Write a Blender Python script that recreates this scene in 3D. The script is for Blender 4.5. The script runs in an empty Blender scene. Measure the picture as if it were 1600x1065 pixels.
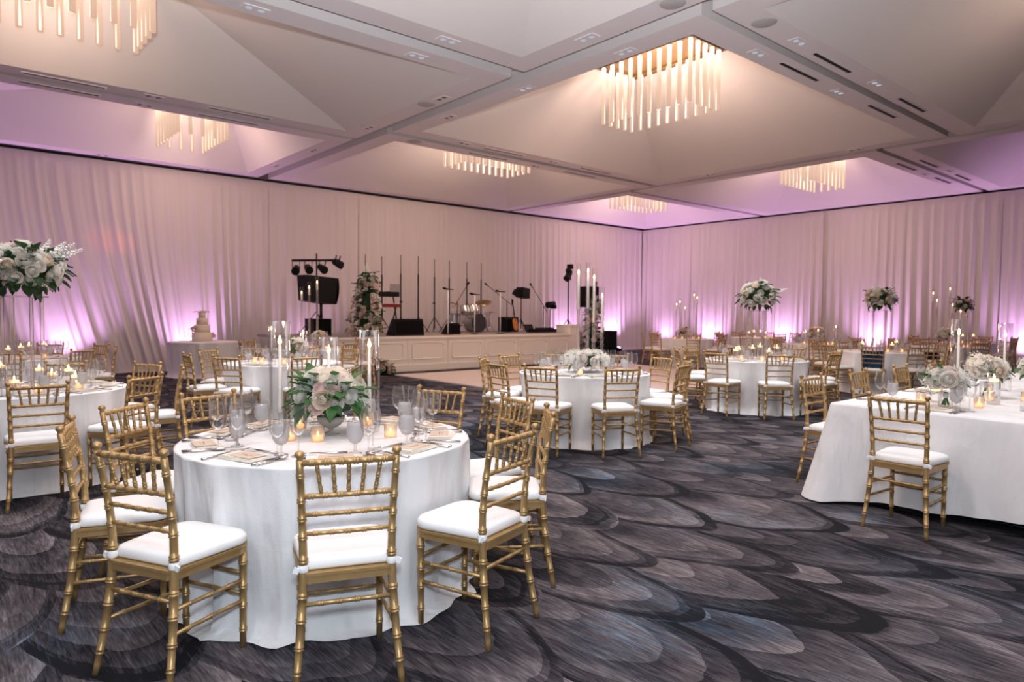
import bpy, bmesh, math, random
from math import sin, cos, pi, radians, sqrt, atan2, hypot
from mathutils import Vector, Matrix, Euler

sc = bpy.context.scene
COL = sc.collection
random.seed(7)

# ------------------------------------------------------------------ camera
CAM_H = 1.45
def cam_setup():
    yaw, pitch, roll = radians(49.473), radians(-2.309), radians(0.396)
    f = Vector((cos(yaw) * cos(pitch), sin(yaw) * cos(pitch), sin(pitch)))
    r = Vector((sin(yaw), -cos(yaw), 0)); u = r.cross(f)
    r2 = r * cos(roll) + u * sin(roll); u2 = -r * sin(roll) + u * cos(roll)
    m = Matrix((r2, u2, -f)).transposed().to_4x4()
    m.translation = (0, 0, CAM_H)
    cd = bpy.data.cameras.new('camera'); cd.sensor_width = 36; cd.lens = 1072.9 / 1600 * 36
    cd.clip_start = .05; cd.clip_end = 200
    cd.dof.use_dof = True; cd.dof.focus_distance = 3.6; cd.dof.aperture_fstop = 3.2
    co = bpy.data.objects.new('camera', cd); COL.objects.link(co); co.matrix_world = m
    sc.camera = co
cam_setup()

# ------------------------------------------------------------------ world, large lights, exposure
w = bpy.data.worlds.new('World'); sc.world = w; w.use_nodes = True
w.node_tree.nodes['Background'].inputs[0].default_value = (.05, .045, .05, 1)
w.node_tree.nodes['Background'].inputs[1].default_value = .3
vs = sc.view_settings
vs.view_transform = 'Standard'; vs.look = 'None'; vs.gamma = 1; vs.exposure = 0.35; vs.use_curve_mapping = False
sc.cycles.max_bounces = 8; sc.cycles.diffuse_bounces = 4; sc.cycles.glossy_bounces = 3
sc.cycles.transparent_max_bounces = 32; sc.cycles.transmission_bounces = 6
sc.cycles.use_denoising = True
sc.cycles.sample_clamp_indirect = 6.0

FLASH_W = 2500      # photographer's flash, turned up to bounce off the ceiling
CHAND_W = 215       # lamps of one chandelier
DOWN_W = 95         # one lit twin downlight
UP_W = 200          # one floor uplight
CHAND_COL = (1.0, .70, .54)
UP_COL = (.85, .47, .95)

def lamp(name, kind, loc, energy, col, target=None, **kw):
    l = bpy.data.lights.new(name, kind); l.energy = energy; l.color = col
    for k, v in kw.items(): setattr(l, k, v)
    o = bpy.data.objects.new(name, l); COL.objects.link(o); o.location = loc
    if target is not None:
        o.rotation_euler = (Vector(target) - Vector(loc)).to_track_quat('-Z', 'Y').to_euler()
    return o
lamp('flash_lamp', 'SPOT', (-.15, -.15, 1.75), FLASH_W, (.95, .95, 1.0), (.75, .95, 4.9), spot_size=radians(122), spot_blend=.6, shadow_soft_size=.06)

lamp('camera_fill', 'POINT', (-.02, -.06, 1.74), 165, (.76, .89, 1.0), shadow_soft_size=.09)     # added fill lamp at the camera, brightens foreground verticals

# ------------------------------------------------------------------ materials
def nodes_of(m): return m.node_tree.nodes, m.node_tree.links
def pbr(name, col, rough=.6, metal=0, spec=.5, noise=None, bump=None, **kw):
    m = bpy.data.materials.new(name); m.use_nodes = True
    n, l = nodes_of(m); b = n['Principled BSDF']
    b.inputs['Base Color'].default_value = (*col, 1); b.inputs['Roughness'].default_value = rough
    b.inputs['Metallic'].default_value = metal; b.inputs['Specular IOR Level'].default_value = spec
    for k, v in kw.items(): b.inputs[k].default_value = v
    tc = None
    if noise or bump:
        tc = n.new('ShaderNodeTexCoord')
    if noise:       # (scale, col2, strength, stretch)
        t = n.new('ShaderNodeTexNoise'); t.inputs['Scale'].default_value = noise[0]; t.inputs['Detail'].default_value = 4
        mp = n.new('ShaderNodeMapping'); mp.inputs['Scale'].default_value = noise[3] if len(noise) > 3 else (1, 1, 1)
        l.new(tc.outputs['Object'], mp.inputs[0]); l.new(mp.outputs[0], t.inputs['Vector'])
        cr = n.new('ShaderNodeValToRGB'); cr.color_ramp.elements[0].position = .35; cr.color_ramp.elements[1].position = .65
        cr.color_ramp.elements[0].color = (*col, 1); cr.color_ramp.elements[1].color = (*noise[1], 1)
        l.new(t.outputs['Fac'], cr.inputs[0]); l.new(cr.outputs[0], b.inputs['Base Color'])
    if bump:        # (scale, strength, dist)
        t = n.new('ShaderNodeTexNoise'); t.inputs['Scale'].default_value = bump[0]; t.inputs['Detail'].default_value = 3
        l.new(tc.outputs['Object'], t.inputs['Vector'])
        bp = n.new('ShaderNodeBump'); bp.inputs['Strength'].default_value = bump[1]; bp.inputs['Distance'].default_value = bump[2]
        l.new(t.outputs['Fac'], bp.inputs['Height']); l.new(bp.outputs[0], b.inputs['Normal'])
    return m
def emit(name, col, strength, light=False):
    m = bpy.data.materials.new(name); m.use_nodes = True
    n, l = nodes_of(m); n.remove(n['Principled BSDF'])
    e = n.new('ShaderNodeEmission'); e.inputs[0].default_value = (*col, 1); e.inputs[1].default_value = strength
    l.new(e.outputs[0], n['Material Output'].inputs[0])
    if not light: m.cycles.emission_sampling = 'NONE'
    return m
def clear(name, tint=(.97, .97, .97), base=.04, edge=.75, milk=0.0, milkcol=(.9, .9, .9), rough=.02, blend=.35):
    m = bpy.data.materials.new(name); m.use_nodes = True
    n, l = nodes_of(m); n.remove(n['Principled BSDF'])
    tr = n.new('ShaderNodeBsdfTransparent'); tr.inputs[0].default_value = (*tint, 1)
    gl = n.new('ShaderNodeBsdfGlossy'); gl.inputs['Roughness'].default_value = rough
    fr = n.new('ShaderNodeFresnel'); fr.inputs[0].default_value = 1.0 + base
    mr = n.new('ShaderNodeMath'); mr.operation = 'MULTIPLY'; mr.use_clamp = True; l.new(fr.outputs[0], mr.inputs[0]); mr.inputs[1].default_value = edge
    mx = n.new('ShaderNodeMixShader'); l.new(mr.outputs[0], mx.inputs[0]); l.new(tr.outputs[0], mx.inputs[1]); l.new(gl.outputs[0], mx.inputs[2])
    out = mx
    if milk:
        df = n.new('ShaderNodeBsdfDiffuse'); df.inputs[0].default_value = (*milkcol, 1)
        tl = n.new('ShaderNodeBsdfTranslucent'); tl.inputs[0].default_value = (*milkcol, 1)
        dt = n.new('ShaderNodeMixShader'); l.new(df.outputs[0], dt.inputs[1]); l.new(tl.outputs[0], dt.inputs[2])
        m2 = n.new('ShaderNodeMixShader'); m2.inputs[0].default_value = milk
        l.new(mx.outputs[0], m2.inputs[1]); l.new(dt.outputs[0], m2.inputs[2]); out = m2
    l.new(out.outputs[0], n['Material Output'].inputs[0])
    return m

def tube_light_mat():
    # glass tube lit by a lamp in its upper end: brightest at the top, fading downwards
    m = bpy.data.materials.new('lit_glass_tube'); m.use_nodes = True
    n, l = nodes_of(m); n.remove(n['Principled BSDF'])
    tc = n.new('ShaderNodeTexCoord'); sp = n.new('ShaderNodeSeparateXYZ'); l.new(tc.outputs['Generated'], sp.inputs[0])
    cr = n.new('ShaderNodeValToRGB'); e = cr.color_ramp.elements
    e[0].position = 0; e[0].color = (.80, .50, .36, 1); e[1].position = .97; e[1].color = (3.2, 2.75, 2.2, 1)
    x = e.new(.45); x.color = (1.05, .70, .50, 1); x = e.new(.75); x.color = (1.6, 1.2, .90, 1)
    l.new(sp.outputs['Z'], cr.inputs[0])
    em = n.new('ShaderNodeEmission'); l.new(cr.outputs[0], em.inputs[0]); em.inputs[1].default_value = .75
    gl = n.new('ShaderNodeBsdfGlossy'); gl.inputs['Roughness'].default_value = .2
    mx = n.new('ShaderNodeMixShader'); mx.inputs[0].default_value = .08
    l.new(em.outputs[0], mx.inputs[1]); l.new(gl.outputs[0], mx.inputs[2]); l.new(mx.outputs[0], n['Material Output'].inputs[0])
    m.cycles.emission_sampling = 'NONE'
    return m

def carpet_mat():
    m = bpy.data.materials.new('patterned_carpet'); m.use_nodes = True
    n, l = nodes_of(m); b = n['Principled BSDF']; b.inputs['Roughness'].default_value = .95; b.inputs['Specular IOR Level'].default_value = .1
    def M(op, a, bb=None, c=None):
        x = n.new('ShaderNodeMath'); x.operation = op
        for i, v in enumerate((a, bb, c)):
            if v is None: continue
            if isinstance(v, (int, float)): x.inputs[i].default_value = v
            else: l.new(v, x.inputs[i])
        return x.outputs[0]
    tc = n.new('ShaderNodeTexCoord'); P0 = tc.outputs['Object']
    def noise(vec, scale, detail=2, mapping=None, rough=.5):
        if mapping:
            mp = n.new('ShaderNodeMapping'); mp.inputs['Scale'].default_value = mapping; l.new(vec, mp.inputs[0]); vec = mp.outputs[0]
        t = n.new('ShaderNodeTexNoise'); t.inputs['Scale'].default_value = scale; t.inputs['Detail'].default_value = detail; t.inputs['Roughness'].default_value = rough
        l.new(vec, t.inputs['Vector']); return t
    # organic warp
    wn = noise(P0, .55, 2)
    vm = n.new('ShaderNodeVectorMath'); vm.operation = 'SUBTRACT'; l.new(wn.outputs['Color'], vm.inputs[0]); vm.inputs[1].default_value = (.5, .5, .5)
    vs_ = n.new('ShaderNodeVectorMath'); vs_.operation = 'SCALE'; l.new(vm.outputs[0], vs_.inputs[0]); vs_.inputs['Scale'].default_value = .6
    va = n.new('ShaderNodeVectorMath'); va.operation = 'ADD'; l.new(P0, va.inputs[0]); l.new(vs_.outputs[0], va.inputs[1])
    mp = n.new('ShaderNodeMapping'); mp.inputs['Rotation'].default_value = (0, 0, radians(-4)); l.new(va.outputs[0], mp.inputs[0])
    sp = n.new('ShaderNodeSeparateXYZ'); l.new(mp.outputs[0], sp.inputs[0])
    x, y = sp.outputs[0], sp.outputs[1]
    hgt, wid, bb = .62, .98, 2.1         # row pitch, scale width, scale reach
    row = M('FLOOR', M('DIVIDE', y, hgt))
    # a scale of row k is rooted at y=(k+1)*hgt and reaches down (-y) by bb; lower rows are covered by upper ones
    res_d = None; res_id = None; res_x = None
    for k in (0, 1, 2, 3):                  # last one applied has priority
        rk = M('ADD', row, float(k))
        off = M('MULTIPLY', M('FLOORED_MODULO', rk, 2.0), wid / 2)
        jit = M('MULTIPLY', M('SINE', M('MULTIPLY', rk, 12.7)), .12)
        xs = M('ADD', M('ADD', x, off), jit)
        cell = M('FLOOR', M('DIVIDE', xs, wid))
        dx = M('SUBTRACT', M('DIVIDE', xs, wid), M('ADD', cell, .5))          # -.5 .. .5
        root = M('MULTIPLY', M('ADD', rk, 1.0), hgt)
        dy = M('DIVIDE', M('SUBTRACT', root, y), bb)                           # 0 at the root .. 1 at the tip
        # teardrop: narrow at the root, round at the tip
        d = M('SQRT', M('ADD', M('POWER', M('ABSOLUTE', M('MULTIPLY', dx, 2.0)), 2.0), M('POWER', dy, 2.0)))
        idn = M('ADD', M('MULTIPLY', cell, 17.31), M('MULTIPLY', rk, 5.77))
        if res_d is None: res_d, res_id, res_x = d, idn, dx
        else:
            ins = M('LESS_THAN', d, 1.0)
            def mixv(a, c):
                mx = n.new('ShaderNodeMix'); l.new(ins, mx.inputs[0]); l.new(a, mx.inputs[2]); l.new(c, mx.inputs[3]); return mx.outputs[0]
            res_d, res_id, res_x = mixv(res_d, d), mixv(res_id, idn), mixv(res_x, dx)
    # bands inside a scale
    edge = noise(P0, 4, 3, (1, .35, 1))
    dd = M('ADD', res_d, M('MULTIPLY', M('SUBTRACT', edge.outputs['Fac'], .5), .11))
    nb = M('MULTIPLY', M('POWER', dd, 1.15), 8.5)
    band = M('FLOOR', nb)
    wnz = n.new('ShaderNodeTexWhiteNoise'); wnz.noise_dimensions = '2D'
    cv = n.new('ShaderNodeCombineXYZ'); l.new(res_id, cv.inputs[0]); l.new(band, cv.inputs[1]); l.new(cv.outputs[0], wnz.inputs['Vector'])
    wide = noise(P0, .9, 2)
    streak = noise(P0, 1.0, 5, (38, 3.2, 1), .65)
    streak2 = noise(P0, 1.0, 4, (95, 9, 1), .6)
    patch = noise(P0, 2.2, 4, (1.6, .7, 1))
    v = M('ADD', M('MULTIPLY', wnz.outputs['Value'], .40), M('MULTIPLY', streak.outputs['Fac'], .62))
    v = M('ADD', v, M('MULTIPLY', M('SUBTRACT', M('FRACT', nb), .8), .12))
    v = M('ADD', v, M('MULTIPLY', M('SUBTRACT', streak2.outputs['Fac'], .5), .85))
    v = M('ADD', v, M('MULTIPLY', M('SUBTRACT', patch.outputs['Fac'], .5), .75))
    ln = M('LESS_THAN', M('ABSOLUTE', M('SUBTRACT', dd, .96)), .035)
    v = M('SUBTRACT', v, M('MULTIPLY', ln, .20))
    cr = n.new('ShaderNodeValToRGB'); e = cr.color_ramp.elements
    e[0].position = .20; e[0].color = (.010, .010, .013, 1); e[1].position = .90; e[1].color = (.235, .205, .212, 1)
    q = e.new(.40); q.color = (.041, .037, .044, 1); q = e.new(.60); q.color = (.089, .077, .085, 1)
    l.new(v, cr.inputs[0])
    bl = n.new('ShaderNodeMix'); bl.data_type = 'RGBA'; bl.blend_type = 'MULTIPLY'
    l.new(cr.outputs[0], bl.inputs[6]); bl.inputs[7].default_value = (.62, .95, 1.2, 1)
    bf = noise(P0, .8, 3); br = n.new('ShaderNodeMapRange'); br.inputs[1].default_value = .5; br.inputs[2].default_value = .68; l.new(bf.outputs['Fac'], br.inputs[0])
    l.new(M('MULTIPLY', br.outputs[0], M('GREATER_THAN', streak.outputs['Fac'], .46)), bl.inputs[0])
    l.new(bl.outputs[2], b.inputs['Base Color'])
    pile = noise(P0, 260, 2); bp = n.new('ShaderNodeBump'); bp.inputs['Strength'].default_value = .35; bp.inputs['Distance'].default_value = .004
    l.new(pile.outputs['Fac'], bp.inputs['Height']); l.new(bp.outputs[0], b.inputs['Normal'])
    return m

MT = {}
MT['gold'] = pbr('gold_paint', (.48, .315, .14), .38, .5, noise=(14, (.41, .265, .11)))
MT['cloth'] = pbr('white_linen', (.80, .80, .81), .85, spec=.2)
def crease(m):
    n, l = nodes_of(m); tc = n.new('ShaderNodeTexCoord'); h = None
    for sc_, mp_, k in ((2.6, (2.2, 2.2, .45), .05), (9, (1, 1, .6), .012), (160, (1, 1, 1), .0012)):
        mp = n.new('ShaderNodeMapping'); mp.inputs['Scale'].default_value = mp_; mp.inputs['Rotation'].default_value = (.25, .15, 0); l.new(tc.outputs['Object'], mp.inputs[0])
        t = n.new('ShaderNodeTexNoise'); t.inputs['Scale'].default_value = sc_; t.inputs['Detail'].default_value = 2; l.new(mp.outputs[0], t.inputs['Vector'])
        x = n.new('ShaderNodeMath'); x.operation = 'MULTIPLY'; l.new(t.outputs['Fac'], x.inputs[0]); x.inputs[1].default_value = k; o = x.outputs[0]
        if h is not None: y = n.new('ShaderNodeMath'); l.new(h, y.inputs[0]); l.new(o, y.inputs[1]); o = y.outputs[0]
        h = o
    bp = n.new('ShaderNodeBump'); bp.inputs['Strength'].default_value = 1.0; bp.inputs['Distance'].default_value = 1.0
    l.new(h, bp.inputs['Height']); l.new(bp.outputs[0], n['Principled BSDF'].inputs['Normal'])
crease(MT['cloth'])
MT['cushion'] = pbr('white_cushion', (.86, .86, .86), .85, spec=.2, bump=(45, .15, .004))
MT['drape'] = pbr('white_voile', (.62, .565, .575), .9, spec=.1)
MT['carpet'] = carpet_mat()
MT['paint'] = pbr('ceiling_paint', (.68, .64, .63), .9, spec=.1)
MT['paint_lit'] = pbr('ceiling_paint_lit', (.78, .72, .73), .9, spec=.1)  # same ceiling paint, lightened: the light on the frames is put into its colour
MT['wall'] = pbr('wall_paint', (.42, .38, .36), .9)
MT['darkwall'] = pbr('rear_wall_paint', (.30, .27, .26), .9)
MT['black'] = pbr('black_plastic', (.006, .006, .007), .6, spec=.2)
MT['blackcloth'] = pbr('black_grille', (.005, .005, .006), .85, spec=.1)
MT['darkmetal'] = pbr('black_metal', (.02, .02, .022), .4, .6)
MT['chrome'] = pbr('chrome', (.75, .75, .76), .15, 1)
MT['steel'] = pbr('cutlery_steel', (.62, .60, .58), .18, 1)
MT['glass'] = clear('clear_glass', base=.42, edge=.5, milk=.006)
MT['crystal'] = clear('crystal_glass', base=.45, edge=.55, milk=.03, milkcol=(.95, .95, .97))
MT['acrylic'] = clear('clear_acrylic', (.93, .92, .93), base=.48, edge=.8, milk=.10, milkcol=(.9, .85, .86))
MT['water'] = clear('iced_water', (.92, .93, .94), base=.33, edge=.6, milk=.42, milkcol=(.93, .93, .94), rough=.15)
MT['frost'] = clear('frosted_votive', (.98, .9, .8), base=.4, edge=.6, milk=.30, milkcol=(.95, .86, .76), rough=.2)
MT['wax'] = pbr('candle_wax', (.88, .84, .80), .5, **{'Emission Color': (1, .72, .5, 1), 'Emission Strength': .06})
MT['glowwax'] = pbr('lit_wax', (.95, .75, .5), .5, **{'Emission Color': (1, .55, .22, 1), 'Emission Strength': 1.3})
MT['glowwax'].cycles.emission_sampling = 'NONE'; MT['wax'].cycles.emission_sampling = 'NONE'
MT['flame'] = emit('flame', (1, .62, .22), 9)
MT['tube'] = tube_light_mat()
MT['bronze'] = pbr('bronze_frame', (.22, .13, .06), .4, .5)
MT['downlight'] = emit('downlight_lens', (.8, .87, 1), .42)
MT['lens_off'] = pbr('dark_lens', (.12, .10, .10), .4)
MT['grille'] = pbr('speaker_grille', (.45, .43, .43), .8)
MT['rosew'] = pbr('white_petal', (.88, .85, .79), .7, spec=.2, noise=(9, (.92, .91, .87)))
MT['roseb'] = pbr('blush_petal', (.88, .70, .67), .7, spec=.2, noise=(9, (.89, .77, .74)))
MT['rosec'] = pbr('cream_petal', (.82, .72, .60), .7, spec=.2, noise=(9, (.88, .80, .70)))
def petal(m, k=.45):
    # thin petals let part of the light through
    n, l = nodes_of(m); b = n['Principled BSDF']; src = b.inputs['Base Color'].links[0].from_socket
    tl = n.new('ShaderNodeBsdfTranslucent'); l.new(src, tl.inputs[0])
    mx = n.new('ShaderNodeMixShader'); mx.inputs[0].default_value = k
    l.new(b.outputs[0], mx.inputs[1]); l.new(tl.outputs[0], mx.inputs[2]); l.new(mx.outputs[0], n['Material Output'].inputs[0])
for q in ('rosew', 'roseb', 'rosec'): petal(MT[q])
MT['breath'] = pbr('tiny_white_blossom', (.84, .85, .80), .8)
MT['leaf'] = pbr('green_leaf', (.035, .12, .035), .5, noise=(7, (.075, .19, .06)))
MT['leafd'] = pbr('dark_leaf', (.012, .045, .014), .5, noise=(7, (.035, .09, .03)))
for q in ('leaf', 'leafd'): petal(MT[q], .3)
MT['stem'] = pbr('stem_green', (.10, .20, .05), .6)
MT['napkin'] = pbr('ivory_napkin', (.76, .72, .64), .9, bump=(50, .2, .003))
MT['menu'] = pbr('menu_paper', (.62, .50, .40), .8)
MT['card'] = pbr('white_card', (.82, .82, .80), .8)
MT['stage'] = pbr('stage_paint', (.88, .83, .75), .6)
MT['dance'] = pbr('dance_floor', (.70, .60, .55), .32)
MT['deck'] = pbr('stage_deck', (.30, .27, .25), .7)
MT['denim'] = pbr('blue_denim', (.025, .085, .19), .85, bump=(40, .4, .01))
MT['navy'] = pbr('navy_fabric', (.01, .013, .028), .85)
MT['icing'] = pbr('cake_icing', (.76, .66, .55), .6)
MT['guitar'] = pbr('amber_guitar', (.55, .20, .04), .25)
MT['brass'] = pbr('cymbal_brass', (.33, .22, .10), .35, .9)
MT['drumshell'] = pbr('silver_drum_shell', (.55, .54, .55), .25, .6)
MT['drumhead'] = pbr('drum_head', (.03, .03, .035), .4)
MT['white'] = pbr('white_plastic', (.75, .74, .74), .5)
MT['red'] = pbr('red_keyboard', (.20, .012, .015), .4)
MT['laptop'] = pbr('grey_laptop', (.30, .28, .29), .4)
MT['orange'] = pbr('orange_cable', (.55, .20, .02), .6)

# ------------------------------------------------------------------ mesh builder
class MB:
    def __init__(s): s.v = []; s.f = []; s.sm = []
    def add(s, verts, faces, smooth=False):
        o = len(s.v); s.v += [tuple(p) for p in verts]
        for f in faces: s.f.append(tuple(i + o for i in f)); s.sm.append(smooth)
        return s
    def box(s, c, size, rot=None):
        x, y, z = size[0] / 2, size[1] / 2, size[2] / 2
        vs_ = [Vector((a, b, d)) for a in (-x, x) for b in (-y, y) for d in (-z, z)]
        if rot: R = Euler(rot).to_matrix(); vs_ = [R @ p for p in vs_]
        vs_ = [p + Vector(c) for p in vs_]
        return s.add(vs_, [(0, 1, 3, 2), (4, 6, 7, 5), (0, 4, 5, 1), (2, 3, 7, 6), (0, 2, 6, 4), (1, 5, 7, 3)])
    def tube(s, pts, rad, n=8, caps=True, smooth=True):
        pts = [Vector(p) for p in pts]
        if not isinstance(rad, (list, tuple)): rad = [rad] * len(pts)
        vv = []; fs = []
        prev = None
        for i, p in enumerate(pts):
            t = (pts[min(i + 1, len(pts) - 1)] - pts[max(i - 1, 0)]).normalized()
            if prev is None:
                a = Vector((0, 0, 1)) if abs(t.z) < .9 else Vector((1, 0, 0))
                u = t.cross(a).normalized()
            else:
                u = (prev - t * prev.dot(t)).normalized()
            prev = u; b = t.cross(u)
            for k in range(n):
                an = 2 * pi * k / n; vv.append(p + (u * cos(an) + b * sin(an)) * rad[i])
        for i in range(len(pts) - 1):
            for k in range(n):
                fs.append((i * n + k, i * n + (k + 1) % n, (i + 1) * n + (k + 1) % n, (i + 1) * n + k))
        s.add(vv, fs, smooth)
        if caps:
            o = len(s.v) - len(vv)
            s.f.append(tuple(o + k for k in reversed(range(n)))); s.sm.append(False)
            o2 = o + (len(pts) - 1) * n
            s.f.append(tuple(o2 + k for k in range(n))); s.sm.append(False)
        return s
    def lathe(s, prof, n=16, c=(0, 0, 0), smooth=True, sx=1, sy=1):
        vv = []; fs = []
        for r, z in prof:
            for k in range(n):
                a = 2 * pi * k / n; vv.append((c[0] + r * cos(a) * sx, c[1] + r * sin(a) * sy, c[2] + z))
        for i in range(len(prof) - 1):
            for k in range(n):
                fs.append((i * n + k, i * n + (k + 1) % n, (i + 1) * n + (k + 1) % n, (i + 1) * n + k))
        return s.add(vv, fs, smooth)
    def grid(s, fn, nu, nv, smooth=True):
        vv = [fn(i / nu, j / nv) for j in range(nv + 1) for i in range(nu + 1)]
        fs = [(j * (nu + 1) + i, j * (nu + 1) + i + 1, (j + 1) * (nu + 1) + i + 1, (j + 1) * (nu + 1) + i) for j in range(nv) for i in range(nu)]
        return s.add(vv, fs, smooth)
    def prism(s, outline, z0, z1):
        n = len(outline)
        vv = [(x, y, z0) for x, y in outline] + [(x, y, z1) for x, y in outline]
        fs = [tuple(reversed(range(n))), tuple(range(n, 2 * n))] + [(i, (i + 1) % n, n + (i + 1) % n, n + i) for i in range(n)]
        return s.add(vv, fs)
    def merge(s, o, mat=None):
        vv = o.v if mat is None else [tuple(mat @ Vector(p)) for p in o.v]
        k = len(s.v); s.v += vv
        for f, q in zip(o.f, o.sm): s.f.append(tuple(i + k for i in f)); s.sm.append(q)
        return s
    def mesh(s, name, mat):
        me = bpy.data.meshes.new(name); me.from_pydata(s.v, [], s.f); me.update()
        me.polygons.foreach_set('use_smooth', s.sm)
        if isinstance(mat, str): mat = MT[mat]
        if mat: me.materials.append(mat)
        return me

def tag(o, label, cat, group=None):
    o['label'] = label; o['category'] = cat
    if group: o['group'] = group
    return o
def new(name, me, parent=None, loc=(0, 0, 0), rot=(0, 0, 0), scale=(1, 1, 1)):
    o = bpy.data.objects.new(name, me); COL.objects.link(o)
    if parent is not None: o.parent = parent
    o.location = loc; o.rotation_euler = rot; o.scale = scale
    return o
def thing(name, label, cat, loc=(0, 0, 0), rz=0, group=None, scale=1):
    o = new(name, None, None, loc, (0, 0, rz), (scale,) * 3); o.empty_display_size = .1
    return tag(o, label, cat, group)
def single(name, me, label, cat, loc=(0, 0, 0), rot=(0, 0, 0), group=None, scale=(1, 1, 1)):
    return tag(new(name, me, None, loc, rot, scale), label, cat, group)
def struct(name, me, parent=None, loc=(0, 0, 0)):
    o = new(name, me, parent, loc)
    if parent is None: o['kind'] = 'structure'
    return o
def inst(tpl, parent):
    """tpl: list of (name, mesh, loc, rot, scale, [subparts])"""
    for name, me, loc, rot, scl, subs in tpl:
        p = new(name, me, parent, loc, rot, scl)
        for nm, m2, l2, r2, s2, _ in subs: new(nm, m2, p, l2, r2, s2)
def part(name, me, loc=(0, 0, 0), rot=(0, 0, 0), scl=(1, 1, 1), subs=()): return (name, me, loc, rot, scl, list(subs))

# ------------------------------------------------------------------ room shell
XR, YL, X0, Y0, HC, HT = 22.62, 18.2, -6.2, -6.2, 4.93, 6.2
fm = MB(); fm.add([(X0, Y0, 0), (XR, Y0, 0), (XR, YL, 0), (X0, YL, 0)], [(0, 1, 2, 3)])
struct('floor', fm.mesh('floor', 'carpet'))
def wallbox(name, a, b, mat):
    m = MB(); m.box(((a[0] + b[0]) / 2, (a[1] + b[1]) / 2, 2.6), (abs(b[0] - a[0]), abs(b[1] - a[1]), 5.2)); struct(name, m.mesh(name, mat))
wallbox('wall_left', (X0, YL), (XR, YL + .15), 'wall')
wallbox('wall_right', (XR, Y0), (XR + .15, YL), 'wall')
wallbox('wall_back', (X0, Y0 - .15), (XR, Y0), 'darkwall')
wallbox('wall_rear_left', (X0 - .15, Y0), (X0, YL), 'darkwall')

# ceiling: three strips of coffers parted by grooves
gm = MB()
gm.box(((X0 + XR) / 2, (Y0 + YL) / 2, 6.6), (XR - X0, YL - Y0, .1))
for x0, x1 in ((6.60, 6.98), (15.13, 15.40), (-3.55, -3.25)): gm.box(((x0 + x1) / 2, (Y0 + YL) / 2, 5.18), (x1 - x0, YL - Y0, .05))
ceiling = struct('ceiling', gm.mesh('ceiling', 'paint'))
def coffer(x0, x1, y0, y1, top, w=.40):
    m = MB(); zt = 5.20
    o = [(x0, y0), (x1, y0), (x1, y1), (x0, y1)]
    i = [(x0 + w, y0 + w), (x1 - w, y0 + w), (x1 - w, y1 - w), (x0 + w, y1 - w)]
    tx0, tx1, ty0, ty1 = top; t = [(tx0, ty0), (tx1, ty0), (tx1, ty1), (tx0, ty1)]
    lip = .0
    ii = [(a + (lip * .0 if True else 0), b) for a, b in i]
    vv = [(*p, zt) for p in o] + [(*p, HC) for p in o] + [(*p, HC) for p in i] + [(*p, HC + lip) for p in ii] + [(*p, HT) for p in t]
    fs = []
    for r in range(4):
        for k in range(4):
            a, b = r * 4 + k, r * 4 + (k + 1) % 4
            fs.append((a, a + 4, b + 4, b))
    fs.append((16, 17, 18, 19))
    # frame faces take the lightened copy of the same paint, light put into colour
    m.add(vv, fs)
    me = m.mesh('coffer', 'paint'); me.materials.append(MT['paint_lit'])
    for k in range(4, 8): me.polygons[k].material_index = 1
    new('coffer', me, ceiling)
coffer(-3.25, 6.65, 12.80, 18.0, (3.3, 5.5, 15.0, 16.7))
coffer(-3.25, 6.65, 7.84, 12.64, (-.4, 2.5, 9.6, 10.8))
coffer(-3.25, 6.65, -.6, 7.55, (1.2, 4.2, 2.9, 4.1))
coffer(-3.25, 6.65, -6.2, -.9, (1.2, 4.2, -4, -3))
coffer(6.93, 15.17, 11.90, 18.0, (9.6, 12.4, 13.0, 14.8))
coffer(6.93, 15.17, 4.76, 11.70, (9.7, 11.1, 6.7, 9.3))
coffer(6.93, 15.17, -2.4, 4.61, (10.2, 12.0, .6, 1.8))
coffer(6.93, 15.17, -6.2, -2.6, (10.2, 12.0, -4.6, -4))
coffer(15.35, 22.55, 12.86, 18.0, (18.0, 20.0, 14.8, 16.2))
coffer(15.35, 22.55, 6.16, 12.70, (17.6, 19.9, 8.6, 10.0))
coffer(15.35, 22.55, -.6, 6.02, (17.6, 19.9, 2.2, 3.4))
coffer(15.35, 22.55, -6.2, -.8, (17.6, 19.9, -4, -3))
coffer(-6.2, -3.5, Y0, YL, (-5.2, -4.6, 2, 8))

# slot air diffusers, speakers, twin downlights set into the frames
sm_ = MB(); sm_.box((0, 0, 0), (1.05, .05, .012)); slot = sm_.mesh('slot', 'black')
lm_ = MB(); lm_.box((0, .04, 0), (1.11, .012, .016)); lm_.box((0, -.04, 0), (1.11, .012, .016)); lip_me = lm_.mesh('trim', 'paint_lit')
slots = [(9.6, 4.92), (9.6, 4.45), (12.48, 4.92), (12.46, 4.45), (1.69, 12.43), (1.69, 12.94), (4.29, 12.41), (4.27, 12.94), (9.58, 11.5), (9.6, 12.06), (12.5, 11.5), (12.52, 12.06), (17.5, 6.33), (17.5, 5.86), (19.9, 6.33), (19.85, 5.86)]
for x, y in slots:
    t = thing('air_diffuser', 'black slot air diffuser cut into the ceiling frame', 'air vent', (x, y, HC - .006), 0, 'ceiling slot diffusers')
    new('slot', slot, t); new('trim', lip_me, t)
m = MB(); m.lathe([(0, -.006), (.14, -.006), (.15, 0), (.15, .01)], 20); spk_me = m.mesh('grille', 'grille')
for x, y in ((6.45, 4.81), (7.68, 4.40), (6.45, 9.79), (7.65, 12.06)):
    single('ceiling_speaker', spk_me, 'round grey ceiling speaker grille in the coffer frame', 'speaker', (x, y, HC), group='ceiling speakers')
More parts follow.
